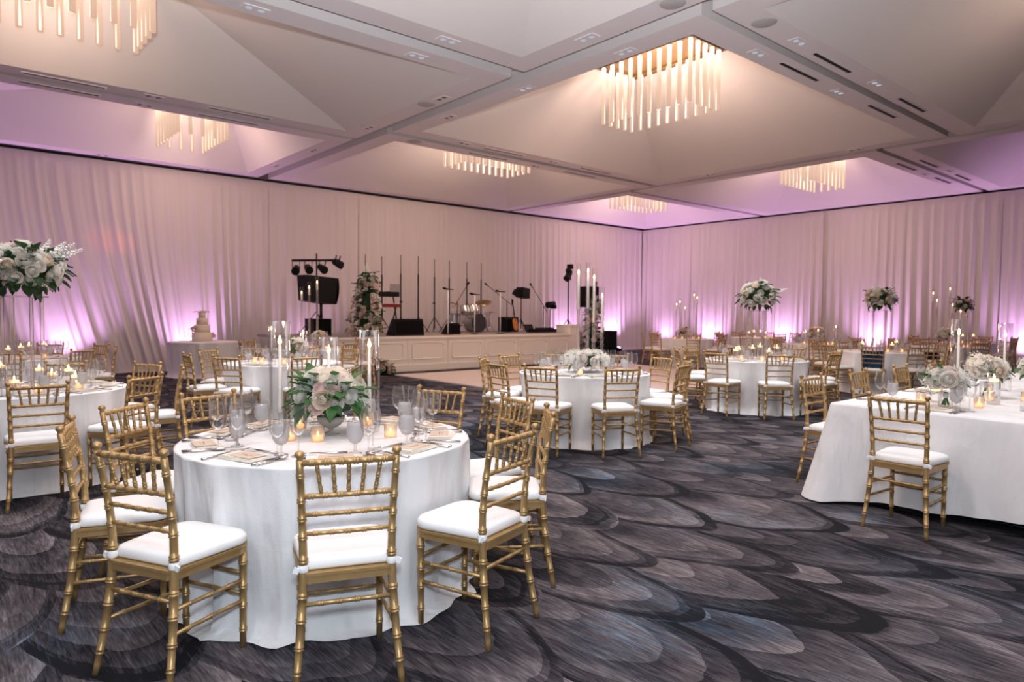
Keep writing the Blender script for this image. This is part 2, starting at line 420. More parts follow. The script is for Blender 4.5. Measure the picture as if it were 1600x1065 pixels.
m = MB(); m.box((0, 0, 0), (.30, .15, .012)); hous = m.mesh('housing', 'paint_lit')
m = MB(); m.lathe([(0, -.004), (.036, -.004), (.042, .006)], 12); lens_on = m.mesh('lens', 'downlight')
m = MB(); m.lathe([(0, -.004), (.036, -.004), (.042, .006)], 12); lens_off = m.mesh('lens', 'lens_off')
dls = [(2.96, 8.05, 0, 1), (5.15, 7.33, 0, 1), (5.15, 8.05, 0, 1), (6.43, 6.1, 1, 1), (7.15, 6.08, 1, 1), (7.15, 8.08, 1, 1), (6.45, 9.34, 1, 0), (6.44, 11.72, 1, 0), (7.15, 10.13, 1, 0),
       (8.53, 4.4, 0, 1), (8.5, 4.95, 0, 1), (10.92, 4.4, 0, 1), (10.89, 4.95, 0, 1), (2.9, 12.4, 0, 0), (2.9, 13.0, 0, 0), (3.1, 17.8, 0, 0), (5.29, 17.8, 0, 0), (6.44, 16.22, 1, 0), (6.44, 14.15, 1, 0), (8.49, 11.48, 0, 0), (11.05, 11.5, 0, 0), (11.05, 12.1, 0, 0),
       (14.9, 6.4, 1, 0), (14.9, 9.9, 1, 0), (18.7, 6.36, 0, 0), (18.7, 5.82, 0, 0),
       (.7, 7.33, 0, 1), (.7, 8.05, 0, 1), (2.96, 7.33, 0, 1), (6.43, 2.2, 1, 1), (7.15, 2.2, 1, 1), (3.6, -.72, 0, 1), (1.0, -.72, 0, 1), (-1.6, -.72, 0, 1), (-3.38, 3.4, 1, 1)]  # this row is unseen, added to light the foreground
for x, y, r, on in dls:
    t = thing('twin_downlight', 'small recessed twin downlight, ' + ('glowing bluish white' if on else 'switched off') + ', in the ceiling frame', 'light', (x, y, HC - .005), r * pi / 2, 'lit twin downlights' if on else 'unlit twin downlights')
    new('housing', hous, t)
    for s in (-.07, .07): new('lens', lens_on if on else lens_off, t, (s, 0, -.007))
    if on: lamp('downlight_lamp', 'SPOT', (x, y, HC - .04), DOWN_W, (.90, .95, 1.0), (x, y, 0), spot_size=radians(118), spot_blend=.8, shadow_soft_size=.06)

# chandeliers
TL = 1.10
m = MB(); m.lathe([(0, 0), (.036, 0), (.040, .012), (.040, TL - .06), (.032, TL - .02), (.010, TL), (0, TL)], 10); tube_me = m.mesh('glass_tube', 'tube')
m = MB(); m.tube([(0, 0, 0), (0, 0, .10)], .012, 6); cap_me = m.mesh('cap', 'bronze')
def chandelier(cx, cy, lx, ly, zb, label, power=1.0):
    t = thing('chandelier', label, 'chandelier', (cx, cy, zb), 0, None)
    nx, ny = max(2, round(lx / .215)), max(2, round(ly / .215))
    pts = [(-lx / 2 + lx * i / nx, s * ly / 2) for i in range(nx + 1) for s in (-1, 1)] + [(s * lx / 2, -ly / 2 + ly * j / ny) for j in range(1, ny) for s in (-1, 1)]
    for x, y in pts: new('glass_tube', tube_me, t, (x, y, 0)); new('cap', cap_me, t, (x, y, TL - .03))
    f = MB()
    for s in (-1, 1):
        f.box((0, s * ly / 2, 0), (lx + .14, .10, .06)); f.box((s * lx / 2, 0, 0), (.10, ly + .14, .06))
    top = HT - zb
    f.box((0, 0, .03), (lx + .4, ly + .4, .04))  # full plate added to the frame to block lamp glare on the coffer top
    new('mounting_frame', f.mesh('mounting_frame', 'bronze'), t, (0, 0, TL - .01))
    lamp('chandelier_lamp', 'POINT', (cx, cy, zb + .1), CHAND_W * power, CHAND_COL, shadow_soft_size=.5)
chandelier(10.35, 8.0, .84, 1.95, 5.06, 'rectangular chandelier of lit glass tubes with bronze frame in the widest coffer', 1.2)
chandelier(10.9, 13.75, 2.05, .85, 5.06, 'glass tube chandelier in the coffer over the stage')
chandelier(19.0, 9.3, 1.95, .85, 5.05, 'glass tube chandelier in the pink coffer over the side drapes', .6)
chandelier(18.9, 15.4, 1.95, .85, 5.06, 'glass tube chandelier in the pink corner coffer', .6)
chandelier(4.45, 15.9, .95, 1.6, 5.06, 'glass tube chandelier in the pink coffer above the cake drapes', .38)
chandelier(1.2, 10.3, 2.2, .95, 5.02, 'glass tube chandelier in the coffer above the tall blush flowers', .62)
chandelier(2.7, 3.4, 2.0, .9, 5.06, 'glass tube chandelier in the coffer above the hurricane candle table', .55)
chandelier(11.1, 1.2, 2.0, .9, 5.06, 'glass tube chandelier in the coffer above the head table', .35)

# ------------------------------------------------------------------ drapes
def drape(axis, s0, s1, wallc, seed, label, group, lean=None):
    rnd = random.Random(seed)
    ph = [rnd.uniform(0, 6.28) for _ in range(6)]
    n = int((s1 - s0) / .03); rows = [0, .012, .04, .09, .18, .3, .45, .6, .75, .88, .955, .965, .985, 1]
    Z = 4.872
    # random pleat positions: phase runs at an uneven pace
    phase = []; p = ph[0]
    pace = 1
    for i in range(n + 1):
        if i % 9 == 0: pace = rnd.uniform(.55, 1.6)
        p += .03 / .30 * 2 * pi * pace * .5; phase.append(p)
    vv = []; fs = []
    for j, rr in enumerate(rows):
        z = Z * rr; tt = 1 - rr
        for i in range(n + 1):
            s = s0 + (s1 - s0) * i / n
            a = .095 * (.45 + .55 * sin(s * 1.9 + ph[1]) ** 2) * (.55 + .75 * tt)
            f = (1 - abs(sin(phase[i])) ** .55) * a + .018 * sin(s * 41 + ph[2]) * (.4 + tt) * .5
            f += .03 * sin(s * 1.1 + ph[3]) + (.05 * tt ** 6)
            if rr > .96: f = f * .35 + .012 * sin(s * 95 + j * 2)
            if rr == 0: f += .03
            ss = s + (lean(s) * tt ** 1.6 if lean else 0) + .05 * sin(s * 2.3 + ph[4]) * tt ** 2
            d = wallc - .02 - f
            vv.append((ss, d, z) if axis == 'x' else (d, ss, z))
    for j in range(len(rows) - 1):
        for i in range(n):
            q = (j * (n + 1) + i, j * (n + 1) + i + 1, (j + 1) * (n + 1) + i + 1, (j + 1) * (n + 1) + i)
            fs.append(q if axis == 'x' else q[::-1])
    m = MB(); m.add(vv, fs, True)
    o = new('drape_panel', m.mesh('drape_panel', 'drape')); tag(o, label, 'drapes', group)
def lean1(s):
    return .95 * math.exp(-((s - 2.6) / 1.9) ** 2)
xs = [-6.1, -3.2, -.4, 2.0, 4.6, 6.9, 9.6, 12.6, 15.6, 18.7, 22.45]
SW = ('at the end of the stage wall', 'second from the end of the stage wall', 'behind the table against the lavender drapes', 'with slanting folds and a red light spot', 'behind the cake table', 'behind the loudspeaker stack and keyboards', 'behind the slim pole stands', 'behind the drums and guitar', 'behind the lamps at the stage end', 'meeting the room corner on the stage wall')
for i in range(len(xs) - 1):
    ln = lean1 if -1 < xs[i] < 6 else None
    drape('x', xs[i], xs[i + 1] + .04, 18.12, 40 + i, 'white voile drape panel ' + SW[i], 'drape panels of the stage wall', ln)
ys = [-6.1, -3, 0, 3.0, 5.6, 8.1, 10.6, 13.2, 15.7, 18.05]
RW = ('at the end of the table-side wall', 'second from the end of the table-side wall', 'third from the end of the table-side wall', 'behind the dark flower tower', 'behind the five candlesticks beyond the head table', 'behind the table with three short candle tubes', 'behind the table against the brightest lit drapes', 'behind the five-candlestick corner table', 'meeting the room corner on the table-side wall')
for i in range(len(ys) - 1):
    drape('y', ys[i], ys[i + 1] + .04, 22.52, 80 + i, 'white voile drape panel ' + RW[i], 'drape panels of the table-side wall')
# black strip in the gap between drape tops and ceiling
m = MB(); m.box(((X0 + XR) / 2, 18.1, 4.90), (XR - X0, .04, .03)); struct('trim_1', m.mesh('trim_1', 'black'))
m = MB(); m.box((22.5, (Y0 + YL) / 2, 4.90), (.04, YL - Y0, .03)); struct('trim_2', m.mesh('trim_2', 'black'))

# floor uplights washing the drapes
m = MB(); m.box((0, 0, .09), (.20, .20, .14), (.5, 0, 0)); ul_body = m.mesh('housing', 'black')
m = MB(); m.box((-.11, 0, .06), (.015, .06, .13)); m.box((.11, 0, .06), (.015, .06, .13)); m.box((0, 0, .008), (.24, .10, .016)); ul_yoke = m.mesh('yoke', 'black')
m = MB(); m.lathe([(0, 0), (.07, 0)], 12); ul_lens = m.mesh('lens', emit('uplight_lens', (.7, .45, 1), 6))
def uplight(x, y, rz, k=1.0):
    t = thing('uplight', 'small black floor uplight shining lavender light up the drapes', 'light', (x, y, .002), rz, 'floor uplights along the drapes')
    new('housing', ul_body, t); new('yoke', ul_yoke, t); new('lens', ul_lens, t, (0, -.035, .155), (.5, 0, 0))
    dx, dy = -sin(rz), cos(rz)
    lamp('uplight_lamp', 'SPOT', (x, y, .22), UP_W * k, UP_COL, (x + dx * .35, y + dy * .35, 4.4), spot_size=radians(125), spot_blend=1.0, shadow_soft_size=.05)
for x, k in ((-2.4, .8), (.1, .8), (2.35, .8), (4.95, .85), (8.0, .25), (17.9, 1), (20.5, 1.3)): uplight(x, 17.60, 0, k)
for y, k in ((16.8, .6), (14.7, 1), (11.9, 1), (8.85, 1.05), (5.0, 1), (2.2, 1)): uplight(22.0, y, -pi / 2, k)
# red spots thrown on the drapes by the stage lighting
lamp('red_beam', 'SPOT', (7.2, 15.1, 2.6), 260, (1, .06, .05), (3.45, 18.0, 3.05), spot_size=radians(9), spot_blend=1, shadow_soft_size=.03)
lamp('red_beam', 'SPOT', (15.9, 15.8, 2.95), 120, (1, .06, .08), (18.9, 18.0, 2.75), spot_size=radians(9), spot_blend=1, shadow_soft_size=.03)

# ------------------------------------------------------------------ dance floor and stage
m = MB(); m.box((11.75, 10.75, .012), (7.15, 5.9, .024)); single('dance_floor', m.mesh('dance_floor', 'dance'), 'pale glossy portable dance floor laid in front of the stage', 'dance floor')
SY, SH = 14.45, .87
stage = thing('stage', 'cream panelled stage platform with moulded front carrying the band gear', 'stage', (0, SY, 0))
m = MB(); m.box((10.6, 1.6, SH - .03), (8.3, 3.1, .06)); m.box((15.5, 2.1, SH / 2), (1.5, 2.1, SH)); new('deck', m.mesh('deck', 'deck'), stage)
def rrect(x0, x1, z0, z1, r, n=4):
    out = []
    for cx, cz, a0 in ((x1 - r, z1 - r, 0), (x0 + r, z1 - r, pi / 2), (x0 + r, z0 + r, pi), (x1 - r, z0 + r, 1.5 * pi)):
        for k in range(n + 1):
            a = a0 + pi / 2 * k / n; out.append((cx + r * cos(a), cz + r * sin(a)))
    return out
for x0, x1 in ((6.59, 7.79), (7.79, 8.99), (8.99, 10.19), (10.19, 11.39), (11.39, 12.59), (12.59, 13.79), (13.79, 14.64)):
    m = MB(); m.box(((x0 + x1) / 2, .02, SH / 2 - .03), (x1 - x0 - .008, .04, SH - .06)); fp = new('front_panel', m.mesh('front_panel', 'stage'), stage)
    m = MB(); m.tube([(x, -.004, z) for x, z in rrect(x0 + .13, x1 - .13, .30, .70, .08)] + [(x1 - .13, -.004, .62)], .014, 6); new('moulding', m.mesh('moulding', 'stage'), fp)
m = MB(); m.box((10.615, .0, SH - .03), (8.05, .12, .05)); m.box((10.615, .01, SH - .075), (8.05, .07, .04)); new('top_trim', m.mesh('top_trim', 'stage'), stage)
m = MB(); m.box((10.615, .005, .09), (8.05, .05, .16)); new('plinth', m.mesh('plinth', 'stage'), stage)
m = MB(); m.box((14.85, .12, .54), (.42, .22, 1.08)); m.box((14.85, .12, 1.09), (.48, .28, .04)); m.box((15.28, .75, .54), (.50, .5, 1.08)); m.box((15.28, .75, 1.09), (.54, .54, .04)); new('end_pier', m.mesh('end_pier', 'stage'), stage)

# ------------------------------------------------------------------ chair
def bamboo(pts, r, ts, n=8, ringr=1.24, pair=.011):
    """tube along a polyline with pairs of raised bamboo rings at lengths ts (0..1)"""
    P = [Vector(p) for p in pts]; cum = [0]
    for a, b in zip(P, P[1:]): cum.append(cum[-1] + (b - a).length)
    L = cum[-1]
    def at(d):
        d = min(max(d, 0), L)
        for i in range(len(P) - 1):
            if d <= cum[i + 1] + 1e-9:
                return P[i].lerp(P[i + 1], (d - cum[i]) / (cum[i + 1] - cum[i]))
        return P[-1]
    rf = r if callable(r) else (lambda t: r)
    st = [(d, 1.0) for d in cum]
    for t in ts:
        for q in (-pair / 2, pair / 2):
            c = t * L + q
            st += [(c - .005, 1.0), (c - .002, ringr), (c + .002, ringr), (c + .005, 1.0)]
    st = sorted(x for x in st if 0 <= x[0] <= L)
    m = MB(); m.tube([at(d) for d, _ in st], [rf(d / L) * k for d, k in st], n); return m
def smooth_path(ctrl, n=4):
    out = []; C = [Vector(c) for c in ctrl]
    for i in range(len(C) - 1):
        p0, p1, p2, p3 = C[max(i - 1, 0)], C[i], C[i + 1], C[min(i + 2, len(C) - 1)]
        for k in range(n):
            t = k / n
            out.append(.5 * ((2 * p1) + (p2 - p0) * t + (2 * p0 - 5 * p1 + 4 * p2 - p3) * t * t + (3 * p1 - p0 - 3 * p2 + p3) * t ** 3))
    out.append(C[-1]); return out
def seat_outline(f, b, y0, y1, r):
    # trapezoid with rounded front corners, 0.0 = centre
    out = []
    for sx, c0 in ((1, -pi / 2), ):
        pass
    pts = []
    def arc(cx, cy, rr, a0, a1, n=5):
        for k in range(n + 1):
            a = a0 + (a1 - a0) * k / n; pts.append((cx + rr * cos(a), cy + rr * sin(a)))
    arc(f - r, y1 - r, r, 0, pi / 2); arc(-f + r, y1 - r, r, pi / 2, pi)
    arc(-b + .03, y0 + .03, .03, pi, 1.5 * pi, 2); arc(b - .03, y0 + .03, .03, 1.5 * pi, 2 * pi, 2)
    return pts
def post_pts(s): return smooth_path([(s * .200, -.245, 0), (s * .181, -.208, .22), (s * .168, -.187, .44), (s * .170, -.192, .64), (s * .180, -.236, .90)], 4)
def post_at(s, z):
    P = post_pts(s)
    for a, b in zip(P, P[1:]):
        if a.z <= z <= b.z: return a.lerp(b, (z - a.z) / (b.z - a.z))
    return P[-1]
def make_chair_meshes():
    M = {}
    for s, k in ((-1, 'L'), (1, 'R')):
        m = bamboo(post_pts(s), lambda t: .0135 + .0035 * sin(pi * min(1, t * 1.15)) ** 2, (.10, .20, .31, .41, .56, .66, .74, .82, .93))
        e = post_pts(s)[-1]
        m.lathe([(.0125, -.004), (.010, .006), (.017, .013), (.019, .021), (.015, .030), (.004, .036), (0, .036)], 8, tuple(e))
        M['post' + k] = m
        M['leg' + k] = bamboo([(s * .166, .166, 0), (s * .168, .168, .43)], lambda t: .0135 + .003 * t, (.18, .42, .62, .86))
    def rail(z, r, ts):
        a, b = post_at(-1, z), post_at(1, z); return bamboo([a, a.lerp(b, .5) + Vector((0, -.006, 0)), b], r, ts)
    M['top_rail'] = rail(.888, .0125, (.12, .27, .42, .57, .72, .88))
    M['rails'] = [rail(.755, .0105, (.1, .25, .41, .59, .75, .9)), rail(.682, .009, (.14, .32, .5, .68, .86)), rail(.606, .009, (.14, .32, .5, .68, .86))]
    sp = []
    for k in range(5):
        t = (k + 1) / 6
        a = post_at(-1, .755).lerp(post_at(1, .755), .5 + (t - .5) * .86); b = post_at(-1, .888).lerp(post_at(1, .888), t)
        sp.append(bamboo([a, b], .0078, (.2, .5, .8), 6))
    M['spindles'] = sp
    st = []
    for s in (-1, 1):
        for z in (.305, .215):
            st.append(bamboo([post_at(s, z), (s * .167, .166, z - .012)], .0085, (.2, .5, .8), 6))
    st.append(bamboo([post_at(-1, .335), post_at(1, .335)], .009, (.2, .4, .6, .8), 6))
    for z in (.325, .235): st.append(bamboo([(-.167, .166, z), (.167, .166, z)], .0085, (.2, .5, .8), 6))
    M['stretchers'] = st
    m = MB(); m.prism(seat_outline(.196, .178, -.205, .20, .075), .418, .446); m.prism(seat_outline(.202, .182, -.208, .206, .08), .446, .458); M['seat'] = m
    # cushion: rounded slab with piping
    m = MB(); rings = []
    prof = [(-.012, .459), (0, .463), (.004, .472), (.002, .492), (-.006, .503), (-.022, .510), (-.06, .515), (-.11, .517)]
    base = [Vector((x, y)) for x, y in seat_outline(.198, .172, -.178, .205, .085)]
    n = len(base); vv = []; fs = []
    for d, z in prof:
        for p in base:
            q = p * (1 + d / .2); vv.append((q.x, q.y, z))
    for i in range(len(prof) - 1):
        for k in range(n): fs.append((i * n + k, i * n + (k + 1) % n, (i + 1) * n + (k + 1) % n, (i + 1) * n + k))
    m.add(vv, fs, True); m.add(vv[-n:], [tuple(range(n))], True); m.add(vv[:n], [tuple(reversed(range(n)))])
    M['cushion'] = m
    tie = []
    for s in (-1, 1):
        t = MB(); p = post_at(s, .475)
        t.lathe([(.019, -.014), (.0215, -.008), (.0215, .008), (.019, .014)], 8, tuple(p))
        t.tube([p + Vector((-s * .015, .01, 0)), p + Vector((-s * .03, .035, .0))], .008, 5)
        t.box(p + Vector((s * .026, -.01, -.004)), (.02, .008, .022), (0, .4, 0))
        tie.append(t)
    M['ties'] = tie
    return M
CM = make_chair_meshes()
CHAIR = [part('back_post', CM['postL'].mesh('back_post', 'gold')), part('back_post', CM['postR'].mesh('back_post', 'gold')),
         part('front_leg', CM['legL'].mesh('front_leg', 'gold')), part('front_leg', CM['legR'].mesh('front_leg', 'gold')),
         part('top_rail', CM['top_rail'].mesh('top_rail', 'gold'))]
CHAIR += [part('back_rail', r.mesh('back_rail', 'gold')) for r in CM['rails']]
CHAIR += [part('spindle', r.mesh('spindle', 'gold')) for r in CM['spindles']]
CHAIR += [part('stretcher', r.mesh('stretcher', 'gold')) for r in CM['stretchers']]
CHAIR += [part('seat', CM['seat'].mesh('seat', 'gold')), part('cushion', CM['cushion'].mesh('cushion', 'cushion'), subs=[part('tie', t.mesh('tie', 'cushion')) for t in CM['ties']])]
# simpler copy for tables far across the room
fb = MB(); fl = MB()
for k in ('postL', 'postR'): fb.merge(CM[k])
for k in ('top_rail',): fb.merge(CM[k])
for r in CM['rails'] + CM['spindles']: fb.merge(r)
for k in ('legL', 'legR', 'seat'): fl.merge(CM[k])
for r in CM['stretchers']: fl.merge(r)
CHAIR_FAR = [part('back', fb.mesh('back', 'gold')), part('base', fl.mesh('base', 'gold')), part('cushion', CHAIR[-1][1])]
BACK_Y = .236
SIDES = ('toward the table-side drapes', 'toward the room corner', 'toward the stage wall', 'toward the cake corner', 'away from the table-side drapes', 'away from the room corner', 'away from the stage wall', 'away from the cake corner')
def chair(x, y, rz, label, group, far=False, jit=True):
    """rz: direction the sitter faces is local +Y turned by rz"""
    t = thing('chiavari_chair', label, 'chair', (x, y, .001), rz, group)
    inst(CHAIR_FAR if far else CHAIR, t)
    return t
def chairs_round(cx, cy, angs, desc, rb=1.212, far=False):
    for a in angs:
        rr = rb - BACK_Y; ar = radians(a)
        side = SIDES[round((a % 360) / 45) % 8]
        chair(cx + rr * cos(ar), cy + rr * sin(ar), ar + pi / 2, 'gold chiavari chair at ' + desc + ', ' + side, 'chairs at ' + desc, far)

# ------------------------------------------------------------------ tables and cloths
TH = .765
m = MB(); m.lathe([(0, 0), (.745, 0), (.75, .008), (.75, .022), (.745, .03), (0, .03)], 32); ttop = m.mesh('tabletop', pbr('plywood', (.35, .25, .16), .7))
m = MB(); m.tube([(0, 0, 0), (0, 0, .722)], .018, 8); tleg = m.mesh('leg', 'darkmetal')
def cloth_mesh(R, H, seed, flare=.03, nf=17):
    rnd = random.Random(seed); ph = [rnd.uniform(0, 6.28) for _ in range(5)]
    N = 160
    def fold(a):
        p = nf * a + 1.6 * sin(2 * a + ph[0]) + .9 * sin(5 * a + ph[1])
        return (1 - abs(sin(p / 2)) ** .7) * (.6 + .4 * sin(3 * a + ph[2])) - .18
    rows = [(0, H, 0), (R * .5, H, 0), (R - .02, H, 0), (R - .006, H - .002, 0), (R, H - .010, 0.02)]
    for k in range(1, 9):
        t = k / 8; rows.append((R + .004 + flare * t * .4, H - .010 - (H - .022) * t, t))
    vv = []; fs = []
    for i, (r, z, t) in enumerate(rows):
        for k in range(N):
            a = 2 * pi * k / N
            rr = r + (fold(a) - .7) * .10 * t ** .55 + .01 * sin(7 * a + ph[3]) * t
            zz = z
            if i == len(rows) - 1: rr += .02; zz = .008 + .006 * (1 + sin(11 * a + ph[4]))
            vv.append((rr * cos(a), rr * sin(a), zz))
    # hem lying on the carpet
    for q, dz in ((.055, .0), ):
        for k in range(N):
            a = 2 * pi * k / N
            rr = rows[-1][0] + (fold(a) - .5) * .06 + .03 + .05 * (.5 + .5 * sin(4 * a + ph[1]) * sin(9 * a + ph[3])) + .012 * sin(23 * a)
            vv.append((rr * cos(a), rr * sin(a), .004))
    for i in range(len(rows)):
        for k in range(N): fs.append((i * N + k, i * N + (k + 1) % N, (i + 1) * N + (k + 1) % N, (i + 1) * N + k)[::-1])
    m = MB(); m.add(vv, fs, True); return m.mesh('tablecloth', 'cloth')
CLOTHS = [cloth_mesh(.768, TH, s) for s in (1, 2, 3)]
def round_table(cx, cy, desc, k=0, rz=0, top_h=None):
    t = thing('round_table', 'cloth-covered banquet table: ' + desc, 'table', (cx, cy, .001), rz)
    new('tabletop', ttop, t, (0, 0, TH - .04))
    for a in range(4): new('leg', tleg, t, (.5 * cos(a * pi / 2 + .4), .5 * sin(a * pi / 2 + .4), 0))
    single('tablecloth', CLOTHS[k % 3], 'white floor-length tablecloth on ' + desc, 'tablecloth', (cx, cy, .001), (0, 0, rz))

D1 = 'the round table with three hurricane candles'
D2 = "the round table with the baby's-breath mound"
D3 = 'the table under the tall blush flowers'
D4 = 'the round table before the cake'
D4b = 'the round table beside the loudspeaker stack'
D5 = 'the table under the tall white flowers'
D6 = 'the long head table'
D7 = 'the five-candlestick table at the room corner'
D8 = 'the table against the brightest lit drapes'
D9 = 'the table with three short candle tubes'
D10 = 'the table with the blue jacket chair'
D11 = 'the five-candlestick table beyond the head table'
D12 = 'the table under the dark flower tower'
D13 = 'the round table against the lavender drapes'
TB = {1: (1.665, 3.485), 2: (5.87, 5.56), 3: (.66, 7.22), 4: (3.68, 9.08), 14: (5.45, 12.2), 5: (9.75, 5.6), 7: (16.4, 11.6), 8: (19.2, 11.0), 9: (16.2, 7.75), 10: (13.95, 5.45), 11: (17.5, 5.35), 12: (20.6, 6.0), 13: (1.0, 12.0)}
DD = {1: D1, 2: D2, 3: D3, 4: D4, 14: D4b, 5: D5, 7: D7, 8: D8, 9: D9, 10: D10, 11: D11, 12: D12, 13: D13}
ANG = {1: [-112, -74, -38, -9, 25, 64, 103, 132, 165, -153],
       2: [-158, -118, -75, -42, -10, 24, 62, 96, 131, 173],
       3: [-92, -54, -13, 28, 69, 110, -130, 150, -170],
       4: [178, -144, -99, 123, 88, 52, 16],
       14: [-78, -30, 10, 50, 90, 130, 170, -125],
       5: [183, -135, -90, -45, 0, 45, 90, 137],
       7: [130, 174, -135, -90, -15, 40, 85], 8: [150, 195, 240, 285, 330, 15, 60, 105],
       9: [160, 207, 250, 295, 340, 25, 70, 115], 10: [-163, -128, -85, -40, 5, 50, 95, 158],
       11: [180, 225, 270, 315, 0, 45, 90, 135], 12: [170, 215, 260, 305, 350, 35, 80, 125], 13: [-58, 23, -12, -102, 65, 110, 155, -150]}
for i, k in enumerate(TB):
    round_table(*TB[k], DD[k], i, i * .9 + (.35 if k == 1 else 0))
    chairs_round(*TB[k], ANG[k], DD[k], far=k in (7, 8, 9, 10, 11, 12))
# long head table: frame legs seen below a cloth that hangs short of the carpet
HX0, HX1, HY0, HY1 = 5.41, 10.2, .35, 2.47
t = thing('head_table', 'long rectangular head table with black folding legs showing under its cloth', 'table', (HX0, HY1, .001))
m = MB(); m.box(((HX1 - HX0) / 2, (HY0 - HY1) / 2, TH - .03), (HX1 - HX0 - .03, HY1 - HY0 - .03, .03)); new('tabletop', m.mesh('tabletop', bpy.data.materials['plywood']), t)
for x in (.22, 2.3, 4.6):
    for y0, y1 in ((-.25, -.95), (-1.15, -1.95)):
        m = MB(); m.tube([(x, y0, .72), (x, y0, .02), (x, y1, .02), (x, y1, .72)], .017, 8); m.tube([(x, y0, .30), (x, y1, .30)], .012, 6); new('leg_frame', m.mesh('leg_frame', 'darkmetal'), t)
    m = MB(); m.tube([(x, -.2, .025), (x, -2.0, .025)], .016, 6); new('foot_bar', m.mesh('foot_bar', 'darkmetal'), t)
def head_cloth():
    w_, d_ = HX1 - HX0, HY1 - HY0
    ol = []       # outline with arclength, ccw seen from above, starting on the front (x=HX0) side
    r = .035
    def line(a, b, nrm, n):
        for k in range(n): ol.append((Vector(a).lerp(Vector(b), k / n), Vector(nrm)))
    def corner(c, a0, n=8):
        for k in range(n):
            a = a0 + pi / 2 * k / n; ol.append((Vector(c) + Vector((cos(a), sin(a))) * r, Vector((cos(a), sin(a)))))
    line((0, -r), (0, -d_ + r), (-1, 0), 60); corner((r, -d_ + r), pi); line((r, -d_), (w_ - r, -d_), (0, -1), 110); corner((w_ - r, -d_ + r), 1.5 * pi)
    line((w_, -d_ + r), (w_, -r), (1, 0), 60); corner((w_ - r, -r), 0); line((w_ - r, 0), (r, 0), (0, 1), 110); corner((r, -r), pi / 2)
    N = len(ol); vv = []; fs = []
    cornerpts = [Vector((0, 0)), Vector((0, -d_)), Vector((w_, -d_)), Vector((w_, 0))]
    T = [-1, -.4, 0, .02, .12, .25, .4, .55, .7, .85, .95, 1.0]
    for t_ in T:
        for i, (p, nr) in enumerate(ol):
            if t_ < 0:
                q = p.lerp(Vector((w_ / 2, -d_ / 2)), .5 if t_ == -1 else .03); vv.append((q.x, q.y, TH)); continue
            dc = min((p - c).length for c in cornerpts)
            flare = .16 * math.exp(-(dc / .17) ** 2) * t_ ** 1.1
            s = p.x * 3.1 - p.y * 2.7
            wv = (.018 * sin(s * 4.1) + .014 * sin(s * 9.3 + 1)) * t_ * (1 - .0 * dc) + .02 * t_
            # hem height: longer over the far front corner, shorter towards the middle of the front side
            if p.x < .2: hem = .015 + .05 * min(1, -p.y / .5) + .10 * max(0, -p.y - .7) ** 1.3
            else: hem = .02 + .02 * (1 + sin(p.x * 2))
            z = TH - .004 - (TH - hem) * t_
            off = flare + wv + (.004 if t_ > 0 else 0)
            q = p + nr * off; vv.append((q.x, q.y, z))
    R_ = len(T)
    for j in range(R_ - 1):
        for i in range(N): fs.append((j * N + i, j * N + (i + 1) % N, (j + 1) * N + (i + 1) % N, (j + 1) * N + i)[::-1])
    m = MB(); m.add(vv, fs, True)
    m.add([(*(p.lerp(Vector((w_ / 2, -d_ / 2)), .5)), TH) for p, _ in ol], [tuple(range(N))])
    return m.mesh('tablecloth', 'cloth')
single('tablecloth', head_cloth(), 'white short-hemmed tablecloth on the long head table', 'tablecloth', (HX0, HY1, .001))
GH = ('gold chiavari chair with white cushion along the side of the long head table', 'chairs along the head table side')
for x, nth in ((5.95, 'first'), (6.9, 'second'), (7.95, 'third'), (9.0, 'fourth')): chair(x, 2.88 - BACK_Y, pi, 'gold chiavari chair along the head table side, ' + nth + ' from the table end', GH[1])
chair(5.13, 1.785, -pi / 2, 'gold chiavari chair pushed up to the end of the long head table', 'chairs at the head table end')
chair(5.13, .80, -pi / 2, 'second gold chiavari chair at the end of the long head table', 'chairs at the head table end')

# cake table
CX, CY = 4.78, 16.25
round_table(CX, CY, 'the small table holding the tiered cake', 1)

# ------------------------------------------------------------------ flowers
def rose_mesh(seed, mat, open_=1.0):
    rnd = random.Random(seed); m = MB()
    for n, rho, tip, curl in ((3, .24, .15, .0), (4, .38, .46, .06), (4, .52, .74, .12), (5, .67, 1.0, .16), (6, .84, 1.26, .22), (6, 1.0, 1.52 * open_, .28)):
        a0 = rnd.uniform(0, 6)
        for k in range(n):
            a = a0 + 2 * pi * k / n + rnd.uniform(-.15, .15); hw = rnd.uniform(.95, 1.15) * (pi / n + .28); tp = tip * rnd.uniform(.85, 1.1) + .05
            def fn(u, v, a=a, hw=hw, rho=rho, tp=tp, curl=curl):
                uu = u * 2 - 1; end = tp + .42 * abs(uu) ** 2.4
                th = 2.55 + (end - 2.55) * v; az = a + uu * hw
                r = rho * (1 + curl * max(0, v - .7) * 2.2 - .05 * abs(uu))
                return (r * sin(th) * cos(az), r * sin(th) * sin(az), .38 + r * cos(th) * .82)
            m.grid(fn, 4, 5)
    return m.mesh('rose', mat)
ROSEW = [rose_mesh(s, 'rosew', o) for s, o in ((1, 1), (2, 1.1), (3, .9))]
ROSEB = [rose_mesh(s, 'roseb', o) for s, o in ((4, 1.05), (5, .95))]
ROSEC = [rose_mesh(s, 'rosec', o) for s, o in ((6, 1.0), (7, .9))]
def leaf_mesh(mat, w=.30):
    m = MB()
    m.grid(lambda u, v: ((u * 2 - 1) * w * sin(pi * (v ** .85) * .97 + .03) , v, .10 * abs(u * 2 - 1) - .22 * v * v + .06 * sin(v * 5)), 4, 6)
    m.tube([(0, -.15, .02), (0, .02, .005)], .02, 4)
    return m.mesh('leaf', mat)
LEAFG = [leaf_mesh('leaf', .36), leaf_mesh('leaf', .28)]
